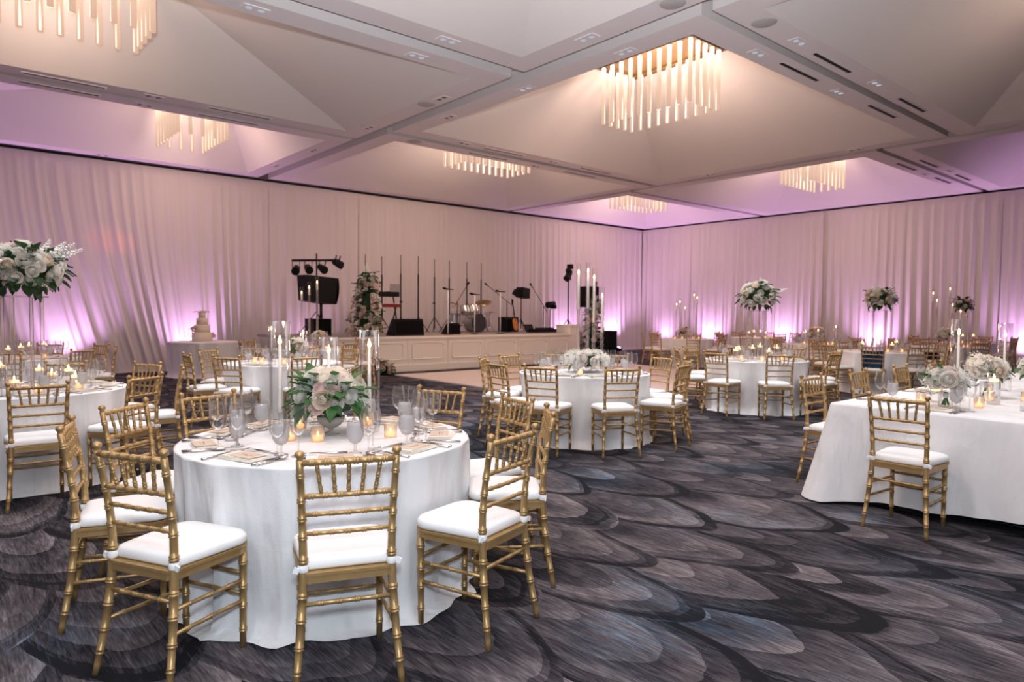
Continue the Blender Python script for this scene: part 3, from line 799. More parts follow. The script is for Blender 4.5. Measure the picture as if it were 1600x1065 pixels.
LEAFD = [leaf_mesh('leafd', .36), leaf_mesh('leafd', .26)]
def puff_mesh(seed, n=42, mat='breath'):
    rnd = random.Random(seed); m = MB()
    for _ in range(n):
        d = Vector((rnd.gauss(0, 1), rnd.gauss(0, 1), rnd.gauss(0, 1))).normalized() * rnd.uniform(.35, 1); r = rnd.uniform(.07, .12)
        m.add([d + Vector(q) * r for q in ((1, 0, 0), (-1, 0, 0), (0, 1, 0), (0, -1, 0), (0, 0, 1), (0, 0, -1))], [(0, 2, 4), (2, 1, 4), (1, 3, 4), (3, 0, 4), (2, 0, 5), (1, 2, 5), (3, 1, 5), (0, 3, 5)])
    return m.mesh('babys_breath', mat)
PUFF = [puff_mesh(s) for s in (1, 2, 3)]
def spray_mesh(seed):
    rnd = random.Random(seed); m = MB(); m.tube([(0, 0, 0), (.05, .02, .5), (.12, .03, 1)], [.012, .010, .006], 4)
    for k in range(26):
        t = .3 + .7 * k / 26; a = k * 2.4; r = .11 * (1.25 - t)
        c = Vector((.12 * t * t + r * cos(a), r * sin(a), t)); q = .05 * (1.35 - t) + .008
        m.add([c + Vector(p) * q for p in ((1, 0, 0), (-1, 0, 0), (0, 1, 0), (0, -1, 0), (0, 0, 1), (0, 0, -1))], [(0, 2, 4), (2, 1, 4), (1, 3, 4), (3, 0, 4), (2, 0, 5), (1, 2, 5), (3, 1, 5), (0, 3, 5)])
    return m.mesh('flower_spray', 'breath')
SPRAY = [spray_mesh(1), spray_mesh(2)]
def arrange(t, c, rx, rz, nb, nl, seed, rs=.045, blush=.12, cream=.1, puffs=0, sprays=0, lo=-.45, leafs=LEAFG, ls=.10, solo=None):
    """flowers set on an ellipsoid around c (local to t)"""
    rnd = random.Random(seed); c = Vector(c); ga = pi * (3 - sqrt(5))
    core = MB(); core.lathe([(0, -.55 * rz), (.55 * rx, -.35 * rz), (.72 * rx, .1 * rz), (.5 * rx, .55 * rz), (0, .75 * rz)], 10, tuple(c)); new('greenery_core', core.mesh('greenery_core', 'leafd'), t)
    for k in range(nb):
        z = lo + (1 - lo) * (k + .5) / nb; a = k * ga + rnd.uniform(-.25, .25); q = sqrt(max(0, 1 - z * z))
        d = Vector((q * cos(a), q * sin(a), z)); jj = rnd.uniform(.80, 1.0)
        p = c + Vector((d.x * rx * jj, d.y * rx * jj, d.z * rz * jj))
        u = rnd.random(); lst = ROSEB if u < blush else ROSEC if u < blush + cream else ROSEW
        s = rs * rnd.uniform(.8, 1.2)
        nrm = Vector((d.x / rx, d.y / rx, d.z / rz)).normalized()
        new('rose', rnd.choice(lst), t, p - nrm * s * .35, nrm.to_track_quat('Z', 'Y').to_euler(), (s,) * 3)
    for k in range(nl):
        z = rnd.uniform(lo - .25, .85); a = rnd.uniform(0, 2 * pi); q = sqrt(max(0, 1 - z * z))
        d = Vector((q * cos(a), q * sin(a), z)); p = c + Vector((d.x * rx, d.y * rx, d.z * rz)) * rnd.uniform(.62, .9)
        dirn = (d + Vector((rnd.uniform(-.5, .5), rnd.uniform(-.5, .5), rnd.uniform(-.5, .4)))).normalized()
        e = dirn.to_track_quat('Y', 'Z').to_euler(); s = ls * rnd.uniform(.7, 1.3)
        new('leaf', rnd.choice(leafs), t, p, e, (s,) * 3)
    for k in range(puffs):
        z = rnd.uniform(lo, .9); a = rnd.uniform(0, 2 * pi); q = sqrt(1 - z * z)
        p = c + Vector((q * cos(a) * rx, q * sin(a) * rx, z * rz)) * rnd.uniform(.9, 1.05)
        new('babys_breath', rnd.choice(PUFF), t, p, (rnd.uniform(0, 3), rnd.uniform(0, 3), 0), (rs * rnd.uniform(.75, 1.1),) * 3)
    for k in range(sprays):
        z = rnd.uniform(.1, .8); a = rnd.uniform(0, 2 * pi); q = sqrt(1 - z * z)
        d = Vector((q * cos(a), q * sin(a), z)); p = c + Vector((d.x * rx, d.y * rx, d.z * rz)) * .7
        new('flower_spray', rnd.choice(SPRAY), t, p, d.to_track_quat('Z', 'Y').to_euler(), (rx * rnd.uniform(.7, 1.0),) * 3)

TT = TH + .003       # things stand here on a cloth
# compote centrepiece of the nearest table
t = thing('flower_centrepiece', 'low centrepiece of white and blush roses with green leaves in a footed bowl', 'flowers', (1.72, 3.57, TT), .4)
m = MB(); m.lathe([(0, 0), (.045, 0), (.04, .008), (.012, .016), (.012, .030), (.04, .042), (.070, .068), (.078, .10), (.072, .10), (.058, .055), (0, .05)], 16); new('footed_bowl', m.mesh('footed_bowl', pbr('smoked_bowl', (.35, .33, .30), .15, spec=.8)), t)
arrange(t, (0, 0, .20), .205, .180, 46, 70, 11, .046, .16, .10, puffs=18, sprays=1, ls=.095, lo=-.25)
# baby's breath mound of table 2
x, y = TB[2]
t = thing('flower_centrepiece', "mound of baby's breath with white roses at the foot of three tall candlesticks", 'flowers', (x + .0, y - .02, TT), 1)
arrange(t, (0, 0, .13), .27, .13, 20, 16, 12, .048, .12, .05, puffs=120, lo=-.2, ls=.08)
# tall flower stands
def flower_tower(loc, label, zb, zt, r, seed, nb, nl, rz=0, sprays=6, sep=.11, leafs=LEAFD, rs=.05, blush=.14, puffs=0):
    t = thing('flower_tower', label, 'flowers', loc, rz)
    m = MB(); m.box((0, 0, .008), (.30, .30, .016)); new('base_plate', m.mesh('base_plate', 'acrylic'), t)
    m = MB(); m.tube([(0, 0, .016), (0, 0, zb)], .016, 10)
    rod = m.mesh('rod', 'acrylic')
    for sx in (-1, 1):
        for sy in (-1, 1): new('rod', rod, t, (sx * sep, sy * sep, 0))
    m = MB(); m.box((0, 0, zb + .006), (.30, .30, .012)); new('top_plate', m.mesh('top_plate', 'acrylic'), t)
    arrange(t, (0, 0, (zb + zt) / 2), r, (zt - zb) / 2, nb, nl, seed, rs, blush, .12, sprays=sprays, leafs=leafs, ls=.11, lo=-.6, puffs=puffs)
flower_tower((TB[3][0] - .02, TB[3][1] + .06, TT), 'tall clear flower stand topped with white and blush roses and airy sprays', .79, 1.27, .33, 21, 50, 110, .25, 9, puffs=16, rs=.056)
flower_tower((TB[5][0], TB[5][1], TT), 'tall clear flower stand topped with a ball of mostly white roses', .74, 1.22, .28, 22, 36, 60, .7, 5, rs=.055, blush=.06)
flower_tower((TB[10][0], TB[10][1], TT), 'tall clear flower stand behind the blue jacket chair', .78, 1.24, .28, 23, 38, 60, .3, 4, rs=.055)
flower_tower((TB[12][0], TB[12][1], TT), 'smaller dark leafy flower stand beside the far drapes', .76, 1.2, .24, 24, 16, 60, .3, 2, rs=.055, blush=.5)
# low posies
def posy(x, y, label, r, h, seed, nb=16, nl=18, blush=.1, puffs=6, rs=.045):
    t = thing('flower_posy', label, 'flowers', (x, y, TT), seed)
    m = MB(); m.lathe([(0, 0), (.045, 0), (.05, .01), (.05, h), (.048, h), (.047, h - .003)], 14); new('vase', m.mesh('vase', 'glass'), t)
    m = MB(); 
    for k in range(5): a = k * 1.257; m.tube([(.025 * cos(a), .025 * sin(a), .012), (-.01 * cos(a), -.01 * sin(a), h)], .006, 5)
    new('stems', m.mesh('stems', 'stem'), t)
    m = MB(); m.lathe([(.02, h * .6), (.02, h * .95)], 8); new('ribbon', m.mesh('ribbon', 'white'), t)
    arrange(t, (0, 0, h + r * .7), r, r * .8, nb, nl, seed, rs, blush, .1, puffs=puffs, lo=-.35, ls=.08)
posy(5.86, 1.80, "white rose posy in a glass vase at the head table's chair end", .125, .11, 31, 18, 14, .15, 16, .052)
posy(6.85, 1.80, 'white and blush rose posy standing between the head table candles', .15, .13, 32, 20, 14, .2, 12, .056)
posy(7.30, 1.52, 'largest white rose posy far along the head table', .16, .13, 33, 22, 14, .1, 16, .058)
posy(7.6, 1.2, 'white rose posy beyond the second head table candle', .15, .13, 38, 18, 14, .1, 14, .056)
posy(TB[4][0] + .18, TB[4][1] - .05, 'white rose posy on the table in front of the cake', .14, .11, 34, 16, 24, .1, 2, .05)
posy(TB[14][0] + .15, TB[14][1] - .1, 'blush and white posy on the table beside the loudspeakers', .15, .10, 35, 16, 16, .2, 4, .05)
posy(TB[9][0], TB[9][1], 'low rose posy on the table with three short candle tubes', .20, .12, 36, 20, 24, .3, 2, .06)
posy(TB[7][0] - .1, TB[7][1], 'small peach posy at the foot of the corner candlesticks', .17, .08, 37, 14, 16, .4, 4, .055)
posy(TB[11][0] - .1, TB[11][1], 'low cream posy at the foot of the five candlesticks', .22, .10, 39, 20, 16, .1, 20, .055)
# floral pillars beside the stage
def pillar(x, y, z0, z1, label, seed, r=.27, nb=95, nl=190):
    t = thing('flower_pillar', label, 'flowers', (x, y, z0), 0)
    rnd = random.Random(seed)
    m = MB(); m.tube([(0, 0, 0), (.05, 0, (z1 - z0) * .5), (.12, 0, z1 - z0)], [r * .38, r * .30, .03], 10); new('greenery_core', m.mesh('greenery_core', 'leafd'), t)
    H_ = z1 - z0
    for k in range(nb):
        h = rnd.uniform(.02, .95); a = rnd.uniform(0, 2 * pi); rr = r * (1.0 - .65 * h) * rnd.uniform(.8, 1.1) + .05
        d = Vector((cos(a), sin(a), .3)).normalized(); s = rnd.uniform(.045, .082)
        new('rose', rnd.choice(ROSEW + ROSEW + ROSEC + ROSEB), t, (.12 * h + rr * cos(a), rr * sin(a), h * H_), d.to_track_quat('Z', 'Y').to_euler(), (s,) * 3)
    for k in range(nl):
        h = rnd.uniform(0, 1.02); a = rnd.uniform(0, 2 * pi); rr = r * (1.0 - .6 * h) * rnd.uniform(.7, 1.0)
        d = Vector((cos(a), sin(a), rnd.uniform(-.3, .9))).normalized(); s = rnd.uniform(.12, .22)
        new('leaf', rnd.choice(LEAFD + LEAFG), t, (.12 * h + rr * cos(a), rr * sin(a), h * H_), d.to_track_quat('Y', 'Z').to_euler(), (s,) * 3)
    for k in range(8):
        a = rnd.uniform(0, 2 * pi); new('flower_spray', rnd.choice(SPRAY), t, (.12, 0, H_ * rnd.uniform(.7, .95)), (rnd.uniform(-.5, .5), rnd.uniform(-.1, .8), a), (rnd.uniform(.25, .4),) * 3)
pillar(8.02, 14.85, SH + .01, 2.38, 'tall pillar of white roses and greenery standing on the stage edge', 51, .36)
pillar(16.05, 14.9, .003, 1.9, 'dark leafy flower pillar standing on the floor past the stage end', 52, .30, 60, 150)
t = thing('flower_nest', 'low heap of blush and white flowers on the carpet at the stage foot', 'flowers', (8.05, 14.05, .002)); arrange(t, (0, 0, .14), .28, .22, 22, 40, 53, .07, .35, .2, lo=-.3, ls=.16)
t = thing('flower_nest', 'small heap of flowers and dark leaves by the stage end pier', 'flowers', (14.2, 13.95, .026)); arrange(t, (0, 0, .12), .26, .24, 10, 46, 54, .06, .4, .2, lo=-.3, ls=.16, leafs=LEAFD)

# ------------------------------------------------------------------ candles
m = MB(); m.lathe([(0, 0), (.006, .004), (.0085, .013), (.006, .026), (.002, .038), (0, .042)], 8); flame_me = m.mesh('flame', 'flame')
def taper_mesh(L, r0=.012, r1=.008): m = MB(); m.lathe([(0, 0), (r0, 0), (r1, L), (0, L + .004)], 10); return m.mesh('taper_candle', 'wax')
def hurricane(x, y, label, hg, hol, L, rg=.058, group=None, z=TT):
    t = thing('hurricane_candle', label, 'candle', (x, y, z), 0, group)
    m = MB(); m.lathe([(rg - .004, hg - .004), (rg - .003, hg), (rg, hg), (rg, .006), (rg - .004, 0), (0, 0)], 28); new('glass_cylinder', m.mesh('glass_cylinder', 'glass'), t)
    m = MB(); m.lathe([(0, .005), (.034, .005), (.032, .012), (.007, .022), (.006, hol * .45), (.012, hol * .55), (.006, hol * .65), (.009, hol - .02), (.017, hol), (.012, hol)], 12); new('candle_holder', m.mesh('candle_holder', 'glass'), t)
    c = new('taper_candle', taper_mesh(L), t, (0, 0, hol - .01)); new('flame', flame_me, c, (0, 0, L + .004), (0, 0, 0), (1.35, 1.35, 1.3))
hurricane(1.500, 3.745, 'tallest hurricane candle, on the cake side of the rose centrepiece', .63, .13, .375)
hurricane(1.835, 3.835, 'shortest hurricane candle, on the stage side of the rose centrepiece', .53, .10, .34)
hurricane(1.925, 3.505, 'hurricane candle on the dance floor side of the rose centrepiece', .58, .125, .36)
hurricane(6.35, 1.87, 'tall hurricane candle between the head table posies', .66, .10, .44)
hurricane(7.55, 1.85, 'hurricane candle far along the head table', .62, .10, .40)
hurricane(TB[4][0] - .10, TB[4][1] + .15, 'hurricane candle on the table in front of the cake', .50, .10, .34)
hurricane(TB[4][0] + .35, TB[4][1] + .15, 'second hurricane candle beside the white posy on the cake-side table', .42, .10, .28)
for dx, dy, h in ((-.35, -.2, .36), (.05, .25, .32), (.30, -.25, .44)): hurricane(TB[9][0] + dx * 1.2, TB[9][1] + dy * 1.2, 'short candle tube with a lit candle beside the low rose posy', h, .06, h - .10, .05, 'three short candle tubes')
# tall clear candlesticks with a glass tube round the candle
def candlestick(x, y, label, zc, L, group, z=TT):
    t = thing('tall_candlestick', label, 'candlestick', (x, y, z), 0, group)
    h = zc - z
    m = MB(); m.lathe([(0, 0), (.055, 0), (.055, .010), (.020, .016), (.018, h), (.024, h + .004), (0, h + .004)], 12); new('clear_stem', m.mesh('clear_stem', 'acrylic'), t)
    m = MB(); m.lathe([(.026, h), (.026, h + L + .13)], 14); new('glass_tube', m.mesh('glass_tube', 'glass'), t)
    c = new('taper_candle', taper_mesh(L, .015, .014), t, (0, 0, h + .004)); new('flame', flame_me, c, (0, 0, L + .004), (0, 0, 0), (1.3, 1.3, 1.3))
x, y = TB[2]
for dx, dy, zc, L in ((.10, .20, 1.50, .42), (.22, .06, 1.34, .52), (.28, -.02, 1.22, .42), (.20, .14, 1.52, .42)): candlestick(x + dx, y + dy, "tall clear candlestick rising out of the baby's-breath mound", zc, L, "candlesticks in the baby's-breath mound")
for k, (dx, dy, zc) in enumerate(((-.15, .22, 1.55), (-.02, .2, 1.62), (-.02, .02, 1.45), (.30, -.05, 1.82), (.34, -.13, 1.74))): candlestick(TB[7][0] + dx, TB[7][1] + dy, 'tall candlestick in the cluster of five at the room corner', zc, .16, 'five candlesticks at the corner')
for k, (dx, dy, zc) in enumerate(((-.2, .28, 1.78), (-.12, .22, 1.62), (.05, .02, 1.88), (.02, -.05, 1.52), (.25, -.14, 1.38))): candlestick(TB[11][0] + dx, TB[11][1] + dy, 'tall candlestick in the cluster of five beyond the head table', zc, .16, 'five candlesticks beyond the head table')
for dx, dy, zc in ((-.12, .06, 1.66), (.02, .04, 1.76), (.15, -.02, 1.86)): candlestick(TB[14][0] + dx, TB[14][1] + dy, 'tall candlestick on the table beside the loudspeakers', zc, .12, 'candlesticks beside the loudspeakers')
# floating candle vases and votives
def float_tpl(h, r=.048):
    g = MB(); g.lathe([(r - .003, h - .003), (r - .002, h), (r, h), (r, 0), (0, 0)], 16)
    wv = MB(); wv.lathe([(0, .004), (r - .005, .004), (r - .005, h * .72), (0, h * .72)], 14)
    c = MB(); c.lathe([(0, 0), (.030, 0), (.036, .012), (.034, .022), (0, .020)], 12)
    return [part('glass_cylinder', g.mesh('glass_cylinder', 'glass')), part('water', wv.mesh('water', 'glass')),
            part('floating_candle', c.mesh('floating_candle', 'glowwax'), (0, 0, h * .72 + .001), subs=[part('flame', flame_me, (0, 0, .021))])]
FLOAT = {h: float_tpl(h) for h in (.12, .18, .24)}
g = MB(); g.lathe([(0, .006), (.030, .006), (.033, .075), (.036, .075), (.034, 0), (0, 0)], 14); c = MB(); c.lathe([(0, 0), (.026, 0), (.026, .022), (0, .022)], 12)
VOTIVE = [part('frosted_cup', g.mesh('frosted_cup', 'frost')), part('tealight', c.mesh('tealight', 'glowwax'), (0, 0, .007), subs=[part('flame', flame_me, (0, 0, .022), (0, 0, 0), (.6, .6, .6))])]
def floatv(x, y, h, desc): t = thing('floating_candle_vase', 'glass cylinder with a floating lit candle on ' + desc, 'candle', (x, y, TT), 0, 'floating candles on ' + desc); inst(FLOAT[h], t)
def votive(x, y, desc): t = thing('votive_candle', 'small frosted votive with lit tealight on ' + desc, 'candle', (x, y, TT), 0, 'votives on ' + desc); inst(VOTIVE, t)
for a, r, h in ((-60, .30, .18), (-110, .34, .12), (-150, .30, .24), (170, .34, .18), (120, .32, .24), (20, .34, .18), (-20, .36, .12), (70, .36, .18)): floatv(TB[3][0] + r * cos(radians(a)), TB[3][1] + r * sin(radians(a)), h, DD[3])
for a in (-85, -130, -35, 45, 100): votive(TB[3][0] + .42 * cos(radians(a)), TB[3][1] + .42 * sin(radians(a)), DD[3])
for k in (5, 10, 13):
    for a, r, h in ((200, .30, .24), (245, .32, .18), (290, .30, .24), (150, .34, .18), (20, .34, .24), (80, .34, .18)): floatv(TB[k][0] + r * cos(radians(a)), TB[k][1] + r * sin(radians(a)), h, DD[k])
    for a in (180, 222, 268, 312): votive(TB[k][0] + .42 * cos(radians(a)), TB[k][1] + .42 * sin(radians(a)), DD[k])
for x, y, h in ((6.35, 1.62, .24), (6.12, 1.95, .12), (7.05, 1.45, .18), (7.0, 2.05, .18), (7.8, 1.6, .24)): floatv(x, y, h, D6)
for x, y in ((6.0, 1.62), (5.95, 2.0), (6.55, 1.7), (6.75, 1.5), (7.3, 1.9), (8.1, 1.7)): votive(x, y, D6)
for x, y in ((1.565, 3.405), (1.46, 3.52), (1.93, 3.28), (1.66, 3.85), (2.02, 3.7)): votive(x, y, D1)
for x, y in ((-.30, -.22), (.02, -.36), (.35, -.05), (-.2, .3)): votive(TB[2][0] + x, TB[2][1] + y, D2)
for k in (4, 14, 7, 8, 9, 11, 12):
    for a in (200, 250, 300, 160): votive(TB[k][0] + .36 * cos(radians(a)), TB[k][1] + .36 * sin(radians(a)), DD[k])
for a, h in ((190, .24), (230, .24), (270, .18), (150, .18)): floatv(TB[8][0] + .28 * cos(radians(a)), TB[8][1] + .28 * sin(radians(a)), h, DD[8])
for a, h in ((200, .24), (260, .24)): floatv(TB[12][0] + .28 * cos(radians(a)), TB[12][1] + .28 * sin(radians(a)), h, DD[12])
# warm pools of candle light: one small lamp among the flames of each table
for k, (x, y) in TB.items(): lamp('candle_light', 'POINT', (x + .02, y - .02, TT + .5), .8, (1, .55, .25), shadow_soft_size=.12)
lamp('candle_light', 'POINT', (6.6, 1.95, TT + .5), 1.2, (1, .55, .25), shadow_soft_size=.15)

# ------------------------------------------------------------------ place settings
b = MB(); b.lathe([(.004, .098), (.020, .106), (.036, .130), (.0415, .158), (.038, .195), (.031, .238)], 20)
s = MB(); s.lathe([(0, 0), (.036, 0), (.034, .003), (.008, .008), (.0042, .016), (.0038, .08), (.006, .099), (0, .10)], 14)
WINE = [part('bowl', b.mesh('bowl', 'crystal')), part('stem', s.mesh('stem', 'crystal'))]
b = MB(); b.lathe([(.005, .046), (.026, .056), (.040, .082), (.0425, .108), (.039, .140), (.034, .166)], 20)
s = MB(); s.lathe([(0, 0), (.034, 0), (.032, .004), (.010, .010), (.006, .020), (.006, .040), (.010, .048), (0, .05)], 14)
wt = MB(); wt.lathe([(0, .049), (.022, .056), (.0375, .082), (.040, .108), (.0372, .136), (.036, .146), (0, .148)], 16)
ic = MB()
for k in range(5): ic.box((.018 * cos(k * 2.4), .018 * sin(k * 2.4), .09 + .012 * k), (.022, .022, .022), (k, k * .7, k * 1.3))
GOB = [part('bowl', b.mesh('bowl', 'crystal')), part('stem', s.mesh('stem', 'crystal')), part('iced_water', wt.mesh('iced_water', 'water'), subs=[part('ice', ic.mesh('ice', 'water'))])]
nm = MB()
for k in range(4): nm.box((0, .003 * k, .0025 + .0034 * k), (.225 - .006 * k, .125 - .004 * k, .003), (0, .012 * (k - 1.5), .02 * (k - 1)))
NAP = nm.mesh('napkin', 'napkin')
mm = MB(); mm.box((0, 0, 0), (.16, .10, .0016)); mm2 = MB(); mm2.box((0, 0, .0011), (.07, .006, .0006)); mm2.box((0, -.015, .0011), (.05, .003, .0006))
MENU = [part('paper', mm.mesh('paper', 'menu')), part('printed_line', mm2.mesh('printed_line', pbr('menu_ink', (.30, .22, .17), .8)))]
def cut_mesh(kind):
    m = MB(); m.tube([(0, -.105, .004), (0, -.03, .005), (0, .03, .007)], [.0075, .0055, .004], 6)
    if kind == 'fork':
        m.box((0, .045, .008), (.020, .03, .003))
        for x in (-.0085, -.003, .003, .0085): m.tube([(x, .058, .008), (x, .085, .0095), (x, .105, .007)], [.0018, .0018, .0010], 4)
    elif kind == 'knife':
        m.add([(-.007, .03, .006), (.007, .03, .006), (.0075, .10, .006), (.002, .125, .006), (-.006, .10, .006), (-.007, .03, .008), (.007, .03, .008), (.0075, .10, .0075), (.002, .125, .007), (-.006, .10, .0075)], [(4, 3, 2, 1, 0), (5, 6, 7, 8, 9), (0, 1, 6, 5), (1, 2, 7, 6), (2, 3, 8, 7), (3, 4, 9, 8), (4, 0, 5, 9)])
    else:
        m.lathe([(0, -.004), (.010, -.003), (.017, .002), (.0185, .005)], 12, (0, .062, .006), True, 1, 1.55)
    return m.mesh(kind, 'steel')
FORK, KNIFE, SPOON = cut_mesh('fork'), cut_mesh('knife'), cut_mesh('spoon')
def put(kind, me, x, y, rz, desc, label, cat, dz=0, z=TT):
    single(kind, me, label + ' on ' + desc, cat, (x, y, z + dz), (0, 0, rz), label + ' - set on ' + desc)
def putt(kind, tpl, x, y, desc, label, cat, rz=0, dz=0, z=TT):
    t = thing(kind, label + ' on ' + desc, cat, (x, y, z + dz), rz, label + ' - set on ' + desc); inst(tpl, t)
def setting(o, ang, R, desc, rnd, full=True, cards=True):
    """o: point on the table edge side; ang: outward direction; R: distance from o of the edge"""
    d = Vector((cos(ang), sin(ang))); tt = Vector((-d.y, d.x)); o = Vector(o)
    def at(r, q): p = o + d * (R - .768 + r) + tt * q; return p.x, p.y
    j = lambda s: rnd.uniform(-s, s)
    if full:
        rz = ang + pi / 2 + j(.25); x, y = at(.615, j(.015)); put('napkin', NAP, x, y, rz, desc, 'folded ivory napkin', 'napkin')
        if cards: putt('menu_card', MENU, x + j(.02), y + j(.02), desc, 'tan printed menu card', 'menu', rz + j(.15), .0165)
        a2 = ang + pi / 2
        x, y = at(.62, -.150); put('fork', FORK, x, y, a2 + j(.05), desc, 'steel dinner fork', 'fork')
        x, y = at(.62, .140); put('knife', KNIFE, x, y, a2 + j(.05), desc, 'steel dinner knife', 'knife')
        x, y = at(.615, .165); put('spoon', SPOON, x, y, a2 + j(.05), desc, 'steel soup spoon', 'spoon')
        x, y = at(.465, -.04 + j(.01)); put('dessert_fork', FORK, x, y, a2 + pi / 2 + j(.15), desc, 'steel dessert fork', 'fork')
    x, y = at(.475 + j(.012), .095 + j(.01)); putt('water_goblet', GOB, x, y, desc, 'short goblet of iced water', 'glass')
    x, y = at(.555 + j(.012), .150 + j(.01)); putt('wine_glass', WINE, x, y, desc, 'empty stemmed wine glass', 'glass')
    x, y = at(.475 + j(.012), .185 + j(.008)); putt('wine_glass', WINE, x, y, desc, 'empty stemmed wine glass', 'glass')
R_ = random.Random(3)
for k in (1, 2, 3):
    for a in ANG[k]: setting(TB[k], radians(a), .768, DD[k], R_, True)
for k in (4, 5, 13):
    for a in ANG[k]: setting(TB[k], radians(a), .768, DD[k], R_, a < 0 or k == 5)
for k in (14, 10, 9):
    for a in ANG[k]:
        ar = radians(a)
        for q, tpl, nme, lab in ((.09, GOB, 'water_goblet', 'short goblet of iced water'), (.2, WINE, 'wine_glass', 'empty stemmed wine glass')):
            putt(nme, tpl, TB[k][0] + .5 * cos(ar + q), TB[k][1] + .5 * sin(ar + q), DD[k], lab, 'glass')
for x in (5.95, 6.9, 7.95, 9.0): setting((x, 2.47), pi / 2, 0, D6, R_, True)
for y in (1.785, .95): setting((5.41, y), pi, 0, D6, R_, True)
# table number cards and salt cellars
m = MB(); m.box((0, 0, .06), (.09, .004, .12), (.12, 0, 0)); m.box((0, .018, .058), (.09, .004, .118), (-.18, 0, 0)); CARD = m.mesh('table_card', 'card')
single('table_card', CARD, 'white folded card standing beside the tall blush flowers', 'card', (TB[3][0] + .22, TB[3][1] - .30, TT), (0, 0, -.4))
m = MB(); m.lathe([(0, 0), (.018, 0), (.018, .05), (.014, .055), (0, .055)], 10); SALT = m.mesh('shaker', 'white')
for x, y, d in ((.46, 6.72, DD[3]), (.53, 6.70, DD[3]), (6.05, 1.36, D6), (6.08, 1.30, D6)): single('salt_shaker', SALT, 'small white shaker on ' + d, 'shaker', (x, y, TT), (0, 0, 0), 'shakers on ' + d)

# ------------------------------------------------------------------ cake
t = thing('tiered_cake', 'four tier cream cake with flowers on its side, lit from behind', 'cake', (CX - .05, CY, TT))
m = MB(); m.lathe([(0, 0), (.26, 0), (.26, .015), (0, .015)], 20); new('cake_board', m.mesh('cake_board', 'white'), t)
z = .016
for r, h in ((.215, .19), (.165, .17), (.12, .15), (.075, .12)):
    m = MB(); m.lathe([(0, 0), (r, 0), (r, h - .012), (r - .012, h), (0, h)], 24); new('tier', m.mesh('tier', 'icing'), t, (0, 0, z)); z += h
rn = random.Random(9)
for (x, y, zz) in ((-.19, -.05, .24), (-.21, -.02, .29), (-.18, -.08, .33), (.20, -.03, .17), (.23, -.02, .14), (.24, -.05, .10), (0, 0, .66), (.05, -.02, .65), (-.05, -.03, .65)):
    new('rose', rn.choice(ROSEC + ROSEB), t, (x, y, zz), (rn.uniform(-.6, .2), rn.uniform(-.5, .5), 0), (.045,) * 3)
for (x, y, zz, a) in ((-.26, 0, .27, 2.6), (.28, 0, .12, .3), (-.1, 0, .66, 2.9), (.1, 0, .66, .4)): new('leaf', LEAFG[1], t, (x * .8, y, zz), (.2, 0, a - pi / 2), (.10,) * 3)
for dx in (-.42, -.33): 
    t = thing('coupe_glass', 'slim toasting glass standing beside the cake', 'glass', (CX + dx, CY - .1, TT), 0, 'toasting glasses by the cake'); inst(WINE, t)

# ------------------------------------------------------------------ things hung on chairs
def jacket(cx, cy, rz, label, mat, zt=.80, wd=.31, tail=.47):
    t = thing('jacket', label, 'jacket', (cx, cy, .001), rz)
    m = MB()
    def fn(u, v):
        x = (u - .5) * wd * (1 + .10 * v); z = zt - (zt - tail) * v + .006 * sin(u * 9)
        y = -.155 + .018 * sin(u * 17 + v * 3) + .035 * v + .012 * sin(u * 5)
        return (x, y, z)
    def fn2(u, v): p = fn(u, v); return (p[0], p[1] + .028, p[2])
    m.grid(fn, 14, 8); m.grid(fn2, 14, 8)
    m.tube([fn(u / 14, 0) for u in range(15)], .020, 6); m.tube([fn(u / 14, 1) for u in range(15)], .018, 6)
    new('body', m.mesh('body', mat), t)
    for s in (-1, 1):
        m = MB(); m.tube([(s * wd * .46, -.14, zt - .03), (s * (wd * .5 - .01), -.17, zt - .12), (s * (wd * .5 - .02), -.17, zt - .28)], [.035, .034, .028], 8); new('sleeve', m.mesh('sleeve', mat), t)
a = radians(-163); rr = 1.212 - BACK_Y
jacket(TB[10][0] + rr * cos(a), TB[10][1] + rr * sin(a), a + pi / 2, 'blue denim jacket hanging on a gold chair back', 'denim')
a = radians(180); jacket(TB[11][0] + rr * cos(a), TB[11][1] + rr * sin(a), a + pi / 2, 'dark navy jacket slung low on a gold chair back', 'navy', .66, .34, .47)

# ------------------------------------------------------------------ stage gear
Z0 = SH + .002
def box_part(parent, name, c, size, mat, rot=None): m = MB(); m.box(c, size, rot); return new(name, m.mesh(name, mat), parent)
def tube_part(parent, name, pts, r, mat, n=8): m = MB(); m.tube(pts, r, n); return new(name, m.mesh(name, mat), parent)
def tripod(parent, h, spread=.32, zc=.35, mat='darkmetal'):
    for k in range(3):
        a = k * 2.094 + .5; tube_part(parent, 'leg', [(0, 0, zc), (spread * cos(a), spread * sin(a), .012)], .012, mat, 6)
# subwoofer + top loudspeaker on a pole
t = thing('subwoofer', 'black square subwoofer on the stage beside the flower pillar', 'loudspeaker', (7.17, 15.35, Z0))
box_part(t, 'cabinet', (0, .2, .21), (.45, .5, .42), 'black'); box_part(t, 'grille', (0, -.056, .21), (.41, .012, .38), 'blackcloth')
t = thing('loudspeaker', 'large angled black loudspeaker raised on a pole above the subwoofer', 'loudspeaker', (7.20, 15.45, Z0 + .425), .25)
tube_part(t, 'pole', [(0, 0, 0), (0, 0, .36)], .035, 'darkmetal')
m = MB(); m.add([(-.42, -.05, 1.02), (-.42, .35, 1.02), (.38, .40, .97), (.38, -.15, .97), (-.38, -.05, .42), (-.38, .35, .42), (.32, .40, .34), (.32, -.15, .34)], [(0, 3, 2, 1), (4, 5, 6, 7), (0, 1, 5, 4), (1, 2, 6, 5), (2, 3, 7, 6), (3, 0, 4, 7)]); new('cabinet', m.mesh('cabinet', 'black'), t)
